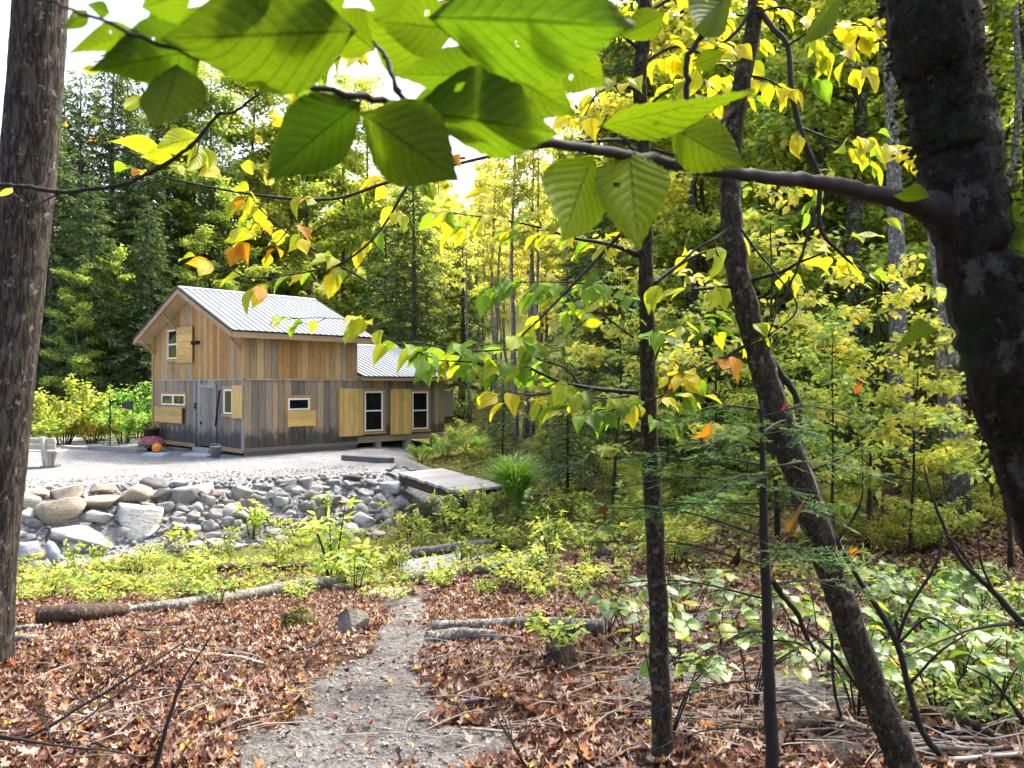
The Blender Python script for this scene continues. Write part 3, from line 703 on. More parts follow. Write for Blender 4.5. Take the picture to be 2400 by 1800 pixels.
roof('roof', -0.58, 4.72, -0.30, ZR, PITCH, YR, WB + 0.30, 0.17, (0.52, 0.40, 0.26))
roof('roof', LM + 0.03, LE + 0.40, -0.30, ZRE, PE, YR, WB + 0.0, 0.10, (0.30, 0.22, 0.14))
# knee braces under the gable overhang
for b in (WB - 0.2, 4.75, 0.12):
    zt = under(b) + 0.0
    MB().beam((-0.03, b, zt - 0.62), (-0.5, b, zt - 0.08), 0.07, 0.11, (0, 1, 0)).build('knee_brace', M['plank'], cabin, color=(0.40, 0.25, 0.12))

# windows, shutters, door
def window(plane, c0, c1, rail=None, mull=False, casing=None, sill=True):
    (s0, z1), (s1, z0) = sorted((c0, c1), key=lambda c: -c[1])
    s0, s1 = min(s0, s1), max(s0, s1); z0, z1 = min(z0, z1), max(z0, z1)
    w = 0.055; mb = MB()
    lbox(plane, s0, s0 + w, 0.034, 0.075, z0, z1, mb); lbox(plane, s1 - w, s1, 0.034, 0.075, z0, z1, mb)
    lbox(plane, s0 + w, s1 - w, 0.034, 0.073, z1 - w, z1, mb); lbox(plane, s0 + w, s1 - w, 0.034, 0.073, z0, z0 + w, mb)
    if rail: lbox(plane, s0 + w, s1 - w, 0.034, 0.066, rail - 0.025, rail + 0.025, mb)
    if mull: m = (s0 + s1) / 2; lbox(plane, m - 0.06, m + 0.06, 0.034, 0.071, z0 + w, z1 - w, mb)
    o = mb.build('window', M['white'], cabin)
    segs = [(s0 + w, s1 - w, z0 + w, z1 - w)]
    if rail: segs = [(s0 + w, s1 - w, z0 + w, rail - .025), (s0 + w, s1 - w, rail + .025, z1 - w)]
    if mull: m = (s0 + s1) / 2; segs = [(s0 + w, m - .06, z0 + w, z1 - w), (m + .06, s1 - w, z0 + w, z1 - w)]
    for a, b, c, d in segs: lbox(plane, a, b, 0.036, 0.048, c, d).build('pane', M['glass'], o)
    k = 0.11
    if casing:
        for (a, b, c, d, nm, mt) in ((s0 - k, s0 - .003, z0 - .02, z1 + k, 'casing', M['plank']), (s1 + .003, s1 + k, z0 - .02, z1 + k, 'casing', M['plank']), (s0 - .003, s1 + .003, z1 + .003, z1 + k - .01, 'casing', HB[plane])):
            lbox(plane, a, b, 0.032, 0.060, c, d).build(nm, mt, o, color=vary(casing, 0.1))
        lbox(plane, s0 - k - .03, s1 + k + .03, 0.032, 0.10, z0 - .10, z0 - .025).build('sill', HB[plane], o, color=vary(casing, 0.1))
    return o
def shutter(plane, c0, c1, horiz=False, n=4, out=0.085, tilt=0.0, colr=FRESH):
    s0, s1 = sorted((c0[0], c1[0])); z0, z1 = sorted((c0[1], c1[1]))
    back = lbox(plane, s0 + .03, s1 - .03, out - 0.028, out - 0.002, z0 + .03, z1 - .03).build('shutter', M['plank'], cabin, color=BRN)
    for i in range(n):
        a, b = i / n, (i + 1) / n
        if horiz: mb = lbox(plane, s0, s1, out, out + 0.026 + 0.004 * (i % 2), z0 + (z1 - z0) * a + .004, z0 + (z1 - z0) * b - .004); mt = HB[plane]
        else: mb = lbox(plane, s0 + (s1 - s0) * a + .004, s0 + (s1 - s0) * b - .004, out, out + 0.026 + 0.004 * (i % 2), z0, z1); mt = M['plank']
        mb.build('board', mt, back, color=vary(colr, 0.14))
    return back
window('G', GW(317, 362), GW(378, 543), GW(340, 452)[1], casing=AMB)
shutter('G', GW(382, 346), GW(478, 566), True, 5)
window('G', GW(278, 765), GW(424, 838), mull=True, casing=AMB)
shutter('G', GW(247, 842), GW(420, 952), True, 2, out=0.13)
window('G', GW(672, 735), GW(726, 892), casing=(0.42, 0.27, 0.12))
shutter('G', GW(730, 710), GW(795, 920), False, 3)
window('R', RW(1060, 792), RW(1196, 864), casing=AMB)
shutter('R', RW(1052, 870), RW(1230, 964), True, 2, out=0.10)
window('R', RW(1543, 748), RW(1658, 996), RW(1600, 870)[1], casing=AMB)
shutter('R', RW(1378, 730), RW(1530, 1026), False, 5)
window('R', RW(1844, 750), RW(1944, 984), RW(1890, 868)[1], casing=AMB)
shutter('R', RW(1703, 732), RW(1834, 1014), False, 5)
# an open shutter beyond the far corner
MB().box(LE + 0.03, LE + 0.5, 0.02, 0.055, 1.0, 2.0).build('shutter', M['plank'], cabin, color=(0.24, 0.2, 0.18))
d0, zt = GW(525, 728); d1, zb_ = GW(608, 1105); d0, d1 = min(d0, d1), max(d0, d1); zb_ = 0.2
door = lbox('G', d0, d1, 0.034, 0.05, zb_, zt).build('door', M['plank_low'], cabin, color=(0.2, 0.18, 0.16))
for i in range(5):
    w = (d1 - d0) / 5; lbox('G', d0 + i * w + .004, d0 + (i + 1) * w - .004, 0.052, 0.068 + .003 * (i % 2), zb_ + .01, zt - .01).build('plank', M['plank_low'], door, color=vary((0.26, 0.22, 0.19)))
for a, b, c, d in ((d0 - .15, d0 - .005, zb_ - .05, zt + .14), (d1 + .005, d1 + .22, zb_ - .05, zt + .3), (d0 - .004, d1 + .004, zt + .006, zt + .13)):
    lbox('G', a, b, 0.034, 0.072, c, d).build('door_frame', M['plank_low'], door, color=(0.34, 0.31, 0.28))
hb, hz = GW(530, 948)
lbox('G', hb - .03, hb + .03, 0.072, 0.11, hz - .05, hz + .05).build('handle', M['black'], door)
lbox('G', d0 - .1, d1 + .1, 0.0, 0.30, 0.0, 0.14).build('doorstep', HB['G'], cabin, color=(0.40, 0.38, 0.35))
q0, q1 = GW(650, 742), GW(624, 968)
MB().beam((-0.095, q0[0], q0[1]), (-0.095, q1[0], q1[1]), 0.03, 0.05, (1, 0, 0)).build('door_bar', M['black'], cabin)
lb, lz = GW(510, 440)
lamp = MB().tube([(-0.03, lb, lz), (-0.10, lb, lz)], [0.06, 0.05], 8).build('outdoor_lamp', M['black'], cabin)
for s in (-1, 1): MB().tube([(-0.10, lb, lz), (-0.16, lb + s * .05, lz + .02), (-0.24, lb + s * .13, lz - .03)], [0.025, 0.05, 0.075], 9).build('lamp_head', M['black'], lamp)
lb, lz = GW(495, 845)
lbox('G', lb - .04, lb + .04, 0.075, 0.13, lz - .06, lz + .02).build('door_light', M['black'], cabin)
lbox('G', lb - .04, lb + .04, 0.075, 0.12, lz + .05, lz + .13).build('door_light', M['black'], cabin)
# ------------------------------------------------------------------ things on the yard
def yard(x, y): 
    d = (CAMZ - PADZ) * F / (y - 900); return P(x, y, d)
# bench, seen from behind its right end
bp = yard(88, 1095)
bench = thing('park_bench', 'pale weathered plank bench on the gravel beside the big tree trunk', 'bench', (bp[0], bp[1], float(terrain(bp[0], bp[1]))), R(-8))
WB_ = (0.40, 0.38, 0.33)
for i, x in enumerate((-1.25, 0.36)):
    MB().box(x - .05, x + .05, -0.16, 0.02, 0, 0.42).build('leg', M['plank'], bench, color=WB_)
    MB().beam((x + .03, -0.16, 0.0), (x + .03, -0.30, 0.84), 0.10, 0.12, (0, 1, 0)).build('back_post', M['plank'], bench, color=WB_)
    MB().box(x - .05, x + .05, 0.10, 0.22, 0, 0.42).build('leg', M['plank'], bench, color=WB_)
    MB().box(x - .09, x + .1, -0.24, 0.30, 0, 0.06).build('foot', M['rock'], bench, color=(0.2, 0.2, 0.2))
for k in range(3): MB().box(-1.6, 0.68, -0.16 + k * 0.15, -0.03 + k * 0.15, 0.425, 0.465).build('seat_plank', M['board_x'], bench, color=vary((0.5, 0.48, 0.43), 0.08))
for k, z in enumerate((0.56, 0.73)):
    yb = -0.16 - z * 0.166 + 0.085
    MB().beam((-1.6, yb, z), (0.68, yb, z), 0.035, 0.15, (0, -0.16, 1)).build('back_plank', M['board_x'], bench, color=vary(WB_, 0.1))
# black stand with braces and a flat panel
sp_ = yard(258, 1052)
st = thing('garden_stand', 'tall thin black metal stand with braces and a dark panel before the bushes', 'stand', (sp_[0], sp_[1], PADZ))
MB().tube([(0, 0, 0), (0, 0, 1.62)], 0.022, 7).build('pole', M['black'], st)
for a in (0.2, 2.3, 4.4): MB().tube([(0, 0, 1.2), (0.22 * math.cos(a), 0.22 * math.sin(a), 0.55), (0.30 * math.cos(a), 0.30 * math.sin(a), 0.0)], 0.009, 5).build('brace', M['black'], st)
MB().tube([(-0.30, 0, 1.22), (0.26, 0, 1.22)], 0.012, 5).build('crossbar', M['black'], st)
MB().tube([(0.0, 0, 1.56), (0.75, 0.1, 1.53)], 0.012, 5).build('crossbar', M['black'], st)
MB().prism([(0.38, 1.42), (0.76, 1.36), (0.76, 1.66), (0.40, 1.63)], 1, 0.05, 0.12).build('panel', plain('slate_panel', (0.03, 0.035, 0.05), 0.4), st)
# timbers edging the yard, stones, pot, flowers, pumpkin, pail
def timber(x0, y0, x1, y1, w, h, colr, label, mat='board_x', cat='timber', name='edging_timber', zoff=0):
    a, b = yard(x0, y0), yard(x1, y1); c = (a + b) / 2; ln = float(np.hypot(*(b - a)[:2]))
    o = MB().box(-ln / 2, ln / 2, -w / 2, w / 2, 0, h).build(name, M[mat], None, color=colr, loc=(c[0], c[1], PADZ - 0.01 + zoff))
    o.rotation_euler = (0, 0, math.atan2(b[1] - a[1], b[0] - a[0])); return tag(o, label, cat)
timber(212, 1053, 325, 1062, 0.22, 0.16, (0.28, 0.265, 0.24), 'grey timber edging the gravel in front of the black stand')
timber(150, 1050, 208, 1054, 0.22, 0.10, (0.33, 0.33, 0.32), 'pale flat edging timber between the bench and the longer one')
timber(342, 1068, 392, 1069, 0.40, 0.10, (0.50, 0.55, 0.58), 'pale flat stone under the pumpkin', 'rock', 'stone', 'flat_stone')
timber(440, 1066, 498, 1070, 0.45, 0.06, (0.5, 0.5, 0.47), 'pale plank lying in front of the cabin door', 'board_x', 'plank', 'loose_plank')
timber(400, 1052, 440, 1058, 0.3, 0.07, (0.16, 0.15, 0.14), 'dark low timber along the cabin wall left of the door')
timber(806, 1078, 918, 1086, 0.22, 0.16, (0.10, 0.10, 0.105), 'black timber beam on the gravel below the low wing')
def lathe(prof, n=20):
    V = []; Fs = []
    for r, z in prof: V += [(r * math.cos(2 * math.pi * k / n), r * math.sin(2 * math.pi * k / n), z) for k in range(n)]
    for i in range(len(prof) - 1):
        for k in range(n): j = (k + 1) % n; Fs.append((i * n + k, i * n + j, (i + 1) * n + j, (i + 1) * n + k))
    return V, Fs
pp = yard(370, 1067)
pk = thing('pumpkin', 'small orange pumpkin on a flat stone in front of the pink flowers', 'pumpkin', (pp[0], pp[1] - .05, PADZ + 0.09))
V = []; Fs = []; nu, nv = 30, 12
for i in range(nv + 1):
    ph = math.pi * i / nv
    for k in range(nu):
        a = 2 * math.pi * k / nu; r = 0.155 * math.sin(ph) ** 0.8 * (1 - 0.10 * abs(math.cos(a * 5)) ** 3)
        V.append((r * math.cos(a), r * math.sin(a), 0.15 - 0.15 * math.cos(ph) * (1 - 0.15 * math.exp(-(math.sin(ph) / 0.3) ** 2))))
for i in range(nv):
    for k in range(nu): j = (k + 1) % nu; Fs.append((i * nu + k, i * nu + j, (i + 1) * nu + j, (i + 1) * nu + k))
put('rind', make_mesh('rind', V, Fs, plain('pumpkin_skin', (0.78, 0.22, 0.012), 0.45, var=0.12), True), pk)
MB().tube([(0, 0, 0.27), (0.01, 0, 0.31), (0.04, 0, 0.35)], [0.022, 0.016, 0.018], 6).build('stalk', M['twig_pale'], pk)
fp = yard(352, 1057)
fl = thing('flower_pot', 'round mound of pink chrysanthemums beside the cabin corner', 'flowers', (fp[0], fp[1] + 0.1, PADZ))
MB().add(*lathe([(0.14, 0), (0.18, 0.16), (0.19, 0.16), (0.19, 0.19), (0.16, 0.19), (0.0, 0.17)])).build('pot', M['dark'], fl, True)
def dome(n, rx, rz, z0, size, seed, flat=0.2, lo=0.0):
    r = np.random.default_rng(seed); u = r.uniform(lo, 1, n); a = r.uniform(0, 2 * math.pi, n); s = np.sqrt(1 - u * u)
    nrm = np.stack([s * np.cos(a), s * np.sin(a), u], -1); p = nrm * np.array((rx, rx, rz)) * r.uniform(0.86, 1.03, n)[:, None] + np.array((0, 0, z0))
    d = norm(np.cross(nrm, r.normal(0, 1, (n, 3)))); return p, d, norm(nrm + r.normal(0, flat, (n, 3))), np.full(n, size)
def leaves(p, d, nr, L, W, fold=0.12):
    """diamond leaves: base, two sides, tip"""
    p = np.asarray(p); n = len(p); L = np.broadcast_to(L, (n,))[:, None]; W = np.broadcast_to(W, (n,))[:, None]
    d = norm(d); s = norm(np.cross(nr, d)); u = np.cross(d, s)
    V = np.stack([p, p + d * L * 0.45 + s * W * 0.5 + u * W * fold, p + d * L, p + d * L * 0.45 - s * W * 0.5 + u * W * fold], 1).reshape(-1, 3)
    Fs = (np.array([(0, 2, 1), (0, 3, 2)])[None] + (np.arange(n) * 4)[:, None, None]).reshape(-1, 3)
    return V, Fs
def leaves6(p, d, nr, L, W, fold=0.12, droop=0.12):
    """pointed oval leaves of six points and a midrib"""
    p = np.asarray(p); n = len(p); L = np.broadcast_to(L, (n,))[:, None]; W = np.broadcast_to(W, (n,))[:, None]
    d = norm(d); s = norm(np.cross(nr, d)); u = np.cross(d, s)
    f = lambda a, b, h: p + d * L * a + s * W * b + u * (W * h) - u * L * droop * a * a
    V = np.stack([f(0, 0, 0), f(.28, .42, fold), f(.62, .40, fold), f(1, 0, 0), f(.62, -.40, fold), f(.28, -.42, fold), f(.45, 0, 0)], 1).reshape(-1, 3)
    Fs = (np.array([(0, 6, 1), (1, 6, 2), (2, 6, 3), (3, 6, 4), (4, 6, 5), (5, 6, 0)])[None] + (np.arange(n) * 7)[:, None, None]).reshape(-1, 3)
    return V, Fs
p, d, nr, L = dome(900, 0.43, 0.28, 0.16, 0.06, 1); V, Fs = leaves(p, d, nr, L, L * .7)
put('foliage', make_mesh('foliage', V, Fs, M['bush']), fl, color=(0.6, 0.8, 0.8))
p, d, nr, L = dome(1300, 0.46, 0.31, 0.18, 0.05, 2, 0.3, 0.25); V, Fs = leaves(p, d, nr, L, L * .9)
put('blossom', make_mesh('blossom', V, Fs, leaf_mat('pink_petal', [(0, (0.36, 0.08, 0.13)), (0.5, (0.55, 0.17, 0.24)), (1, (0.70, 0.36, 0.42))], 0.3, False)), fl)
pt = yard(347, 1048)
tb = thing('planter', 'dark brown planter with wiry plants at the left corner of the cabin', 'planter', (pt[0], pt[1] + 0.25, PADZ))
MB().add(*lathe([(0.24, 0), (0.27, 0.62), (0.29, 0.62), (0.29, 0.66), (0.25, 0.66), (0, 0.63)])).build('tub', plain('brown_tub', (0.06, 0.03, 0.025), 0.6), tb, True)
mb = MB()
for k in range(12):
    a = random.uniform(0, 6.28); l = random.uniform(.15, .4); mb.tube([(0, 0, .62), (l * .5 * math.cos(a), l * .5 * math.sin(a), .75 + l * .3), (l * math.cos(a), l * math.sin(a), .72)], [.008, .012, .003], 4)
mb.build('plant', M['bush'], tb, color=(1.2, 1.2, 1.2))
bk = yard(506, 1072)
pail = thing('pail', 'small galvanised pail standing at the doorstep', 'pail', (bk[0], bk[1], PADZ))
MB().add(*lathe([(0.0, 0.01), (0.13, 0.0), (0.18, 0.33), (0.19, 0.33), (0.19, 0.345), (0.17, 0.33), (0.125, 0.02), (0, 0.02)])).build('bucket', M['zinc'], pail, True)
MB().tube([(-0.18, 0, 0.32), (-0.14, -.06, 0.40), (0, -.09, 0.44), (0.14, -.06, 0.40), (0.18, 0, 0.32)], 0.008, 5).build('handle', M['zinc'], pail)
# plank footbridge
A_, B_ = np.array((-2.85, 19.1)), np.array((-1.85, 20.1)); E_ = np.array((-1.15, 16.2)); D_ = E_ + (B_ - A_)
br = thing('plank_bridge', 'grey plank footbridge between the rock bank and the grass clump', 'bridge', (0, 0, 0))
def bz(t): return PADZ + 0.06 - 0.06 * t
n = 18; mb0 = []
for i in range(n):
    t0, t1 = i / n + 0.002, (i + 1) / n - 0.002; j = random.uniform(-0.04, 0.04)
    c = [A_ + (E_ - A_) * t0, B_ + (D_ - B_) * t0, B_ + (D_ - B_) * t1, A_ + (E_ - A_) * t1]
    ax_ = norm(B_ - A_); c = [c[0] + ax_ * j, c[1] + ax_ * j, c[2] + ax_ * j, c[3] + ax_ * j]
    z0, z1 = bz(t0), bz(t1); q = random.uniform(0, .008)
    V = [(c[0][0], c[0][1], z0 - .05), (c[1][0], c[1][1], z0 - .05), (c[2][0], c[2][1], z1 - .05), (c[3][0], c[3][1], z1 - .05), (c[0][0], c[0][1], z0 + q), (c[1][0], c[1][1], z0 + q), (c[2][0], c[2][1], z1 + q), (c[3][0], c[3][1], z1 + q)]
    MB().add(V, [(0, 1, 2, 3), (7, 6, 5, 4), (4, 5, 1, 0), (5, 6, 2, 1), (6, 7, 3, 2), (7, 4, 0, 3)]).build('plank', M['board_x'], br, color=vary((0.36, 0.355, 0.345), 0.12))
for s in (0.08, 0.92):
    a = A_ + (B_ - A_) * s; e = E_ + (D_ - E_) * s
    MB().beam((*a, bz(0) - .16), (*e, bz(1) - .16), 0.12, 0.20).build('beam', M['log_dark'], br)
for s in (0.1, 0.9):
    e = E_ + (D_ - E_) * s; g = float(terrain(e[0], e[1])); MB().tube([(e[0], e[1], g - .2), (e[0], e[1], bz(1) - .2)], .11, 8).build('post', M['log_dark'], br)
tarp = MB(); tp = P(938, 1106, 19.6); 
V, Fs = [], []
for i in range(7):
    for j in range(5): V.append((tp[0] - .35 + i * .12 + .03 * math.sin(j * 3), tp[1] - .2 + j * .1, PADZ + 0.03 + .16 * abs(vnoise(i * .7, j * .9, 4)) * 2 + (.1 if 1 < i < 5 else 0)))
for i in range(6):
    for j in range(4): Fs.append((i * 5 + j, (i + 1) * 5 + j, (i + 1) * 5 + j + 1, i * 5 + j + 1))
o = put('tarp', make_mesh('tarp', V, Fs, plain('black_plastic', (0.02, 0.022, 0.028), 0.3), True)); o.modifiers.new('t', 'SOLIDIFY').thickness = 0.01
tag(o, 'crumpled black plastic sheet at the yard end of the bridge', 'plastic sheet')
# heron statue
hp = G(120, 1338); hd = hp[1]
hr = thing('heron_statue', 'garden statue of a standing grey heron among the stones', 'statue', tuple(hp), R(-20))
sc = hd / F * 1.15
MHB = plain('statue_grey_blue', (0.25, 0.28, 0.33), 0.6); MHD = plain('statue_dark', (0.06, 0.06, 0.07), 0.5)
def S(x, z): return ((x - 112) * sc, 0.0, (1338 - z) * sc)
path = np.array([S(122, 1330), S(123, 1318), S(116, 1300), S(108, 1286), S(104, 1280)]); body = spline(path, 5)
rads = np.interp(np.linspace(0, 1, len(body)), [0, .15, .45, .75, 1], [0.008, .05, .105, .075, .03])
MB().tube(body, rads, 12).build('body', MHB, hr, True)
nk = spline(np.array([S(104, 1284), S(100, 1272), S(106, 1262), S(107, 1252), S(102, 1250)]), 5)
MB().tube(nk, np.linspace(.035, .02, len(nk)), 8).build('neck', MHD, hr, True)
MB().tube([S(104, 1252), S(99, 1252), S(86, 1258)], [.028, .024, .003], 7).build('beak', MHD, hr, True)
for x in (112, 119): MB().tube([S(x, 1312), S(x + 1, 1326), S(x, 1340)], .008, 5).build('leg', MHD, hr)

# ------------------------------------------------------------------ logs, sticks, stones on the forest floor
def log(pts, w, label, mat='log', name='log', lift=1.0, n=12, cat='log', rough=0.16, group=None, ends=None):
    """pts: photo positions along the log's middle; w: widths in photo pixels"""
    q = []; rr = []
    w = [w] * len(pts) if not hasattr(w, '__len__') else w
    for (x, y), ww in zip(pts, w):
        g = G(x, y + ww * 0.4); r = ww * g[1] / F / 2; q.append((g[0], g[1] + r * .4, g[2] + r * lift + .015)); rr.append(r)
    q = np.array(q); base = q[0].copy()
    s = spline(np.column_stack([q, rr]), 7); s[:, :3] += np.stack([0 * s[:, 0], 0 * s[:, 0], 0.02 * fbm(s[:, 0] * 4, s[:, 1] * 4, 7, 2)], -1)
    o = MB().tube(s[:, :3] - base, s[:, 3], n, True, rough, int(pts[0][0])).build(name, M[mat], None, True, loc=base)
    return tag(o, label, cat, group)
log([(285, 1440), (420, 1425), (560, 1405), (690, 1385), (800, 1368)], [22, 26, 28, 30, 26], 'long grey barkless log lying across the leaves in the foreground')
log([(780, 1385), (960, 1362), (1130, 1340), (1280, 1318)], [16, 22, 26, 30], 'slim grey log continuing right of the long one')
log([(92, 1455), (180, 1448), (285, 1442)], [44, 44, 36], 'short dark hollow log section beside the big tree trunk', 'log_dark', rough=0.1)
log([(930, 1308), (1050, 1290), (1185, 1274)], [24, 24, 18], 'short mottled log above the pale slab')
log([(215, 1340), (400, 1338), (560, 1336), (800, 1330)], [10, 14, 20, 16], 'dark mossy log half hidden in the weeds', 'log_dark')
log([(1010, 1478), (1180, 1472), (1320, 1474), (1420, 1482)], [26, 24, 30, 34], 'pale split log behind the small stump', 'log')
log([(1000, 1505), (1080, 1502), (1165, 1502)], [26, 30, 24], 'short grey bark-covered log in front of the pale split log', 'log')
log([(1400, 1300), (1520, 1294), (1640, 1296)], [20, 22, 20], 'pale straight log lying behind the central sapling', 'log')
log([(20, 1508), (60, 1506), (100, 1502)], [18, 20, 14], 'short pale log piece at the foot of the big trunk', 'log')
log([(30, 1482), (70, 1480), (95, 1478)], [12, 14, 12], 'thin pale log piece just above the lower one at the trunk', 'log')
log([(1380, 1075), (1330, 1108), (1270, 1140)], [10, 11, 9], 'thin fallen pole leaning by the brook right of the grass clump', 'log', cat='pole', name='fallen_pole')
log([(1310, 1100), (1345, 1112), (1390, 1118)], [10, 12, 10], 'second fallen pole crossing the brook hollow', 'log', cat='pole', name='fallen_pole')
def stick(pts, w, label, mat='twig_pale', d=None, group='sticks strewn on the forest floor', lift=1.6, n=6):
    return log(pts, w, label, mat, 'stick', lift, n, 'stick', 0.12, group)
stick([(430, 1534), (480, 1540), (560, 1552), (625, 1566)], [12, 10, 10, 8], 'pale straight stick on the leaves left of the path')
stick([(620, 1528), (720, 1528), (765, 1495), (812, 1457)], [7, 7, 7, 4], 'dark forked stick leaning against the grey triangular stone', 'twig')
stick([(300, 1480), (380, 1490), (440, 1484)], [5, 7, 5], 'short dark stick on the leaves below the long log', 'twig')
stick([(1075, 1668), (1120, 1664)], [10, 9], 'stubby pale stick at the right edge of the path')
stick([(1080, 1716), (1180, 1728), (1290, 1732)], [7, 6, 4], 'thin stick on the leaves at the bottom right of the path')
sub = [([(2080, 1740), (1960, 1690), (1850, 1640), (1700, 1635)], [14, 14, 12, 8], 'long pale branch lying at the foot of the leaning tree'),
 ([(1820, 1780), (1850, 1730), (1960, 1700), (2030, 1665), (2080, 1650)], [22, 22, 24, 22, 20], 'thick crooked dark branch lying left of the leaning tree base'),
 ([(2090, 1660), (2180, 1690), (2280, 1720), (2330, 1740)], [26, 28, 24, 16], 'thick mossy branch lying right of the leaning tree base'),
 ([(1690, 1800), (1730, 1720), (1755, 1640)], [10, 9, 5], 'pale dry stick standing up near the thin black stem'),
 ([(2060, 1790), (2180, 1770), (2300, 1775), (2390, 1770)], [9, 12, 9, 7], 'long pale stick along the bottom right edge'),
 ([(2100, 1760), (2230, 1745), (2380, 1752)], [7, 8, 6], 'thin pale stick above the one on the bottom edge'),
 ([(1960, 1745), (2100, 1752), (2240, 1760)], [6, 7, 5], 'thin grey stick crossing under the leaning tree'),
 ([(1560, 1640), (1640, 1690), (1760, 1740)], [9, 9, 7], 'slanting dry stick right of the central sapling'),
 ([(2200, 1700), (2290, 1730), (2395, 1742)], [8, 8, 6], 'dry stick at the right edge above the brush pile'),
 ([(2150, 1790), (2290, 1795), (2395, 1788)], [11, 11, 8], 'lowest pale stick in the bottom right corner')]
for pts, w, lab in sub: stick(pts, w, lab, 'log_dark' if ('dark' in lab or 'mossy' in lab) else 'twig_pale')
rock(826, 1468, 74, 78, 3, (0.22, 0.195, 0.16), 'grey angular stone standing beside the mud path', name='stone', cat='stone', rot=(0.1, 0.35, 0.5))
rock(1960, 1770, 150, 90, 5, (0.16, 0.13, 0.10), 'dark angular stone at the foot of the leaning tree', name='stone', cat='stone', rot=(0.2, 0.3, 0.2))
rock(1060, 1326, 270, 36, 2, (0.33, 0.325, 0.31), 'long flat pale slab between two logs', name='flat_stone', cat='stone', rot=(0, 0.03, 0.05))
rock(905, 1395, 90, 22, 4, (0.27, 0.26, 0.24), 'low grey stone sunk in the path behind the logs', name='flat_stone', cat='stone', rot=(0, 0, 0))
# moss clump: a stone under a fur of moss
mp_ = G(700, 1480); ms = thing('moss_clump', 'round moss covered hump left of the grey angular stone', 'moss', tuple(mp_))
o = put('stone', ROCKS[1], ms, (0, 0, .05), (0.10, 0.09, 0.04)); o.scale = (.30, .26, .26)
p, d, nr, L = dome(2600, 0.155, 0.20, 0.0, 0.035, 6, 0.5); V, Fs = leaves(p, norm(d + nr * .7), nr, L, L * .4)
tag(put('moss', make_mesh('moss', V, Fs, leaf_mat('moss_leaf', [(0, (0.06, 0.06, 0.012)), (1, (0.26, 0.22, 0.04))], 0.3, False)), ms), kind='stuff')
sg = G(1312, 1560); stp = thing('tree_stump', 'small black rotten stump right of the path', 'stump', tuple(sg))
V, Fs = tube([(0, 0, -.05), (0.01, 0, .06), (0, .01, .10), (-.02, 0, .15)], [.10, .085, .08, .06], 11, True, 0.3, 4)
MB().add(V, Fs).build('trunk', M['log_dark'], stp, True)
for k in range(4):
    a = k * 1.6 + .4; MB().tube([(0, 0, .05), (.09 * math.cos(a), .09 * math.sin(a), .03), (.18 * math.cos(a), .18 * math.sin(a), -.03)], [.04, .025, .01], 6, True, .2, k).build('root', M['log_dark'], stp)
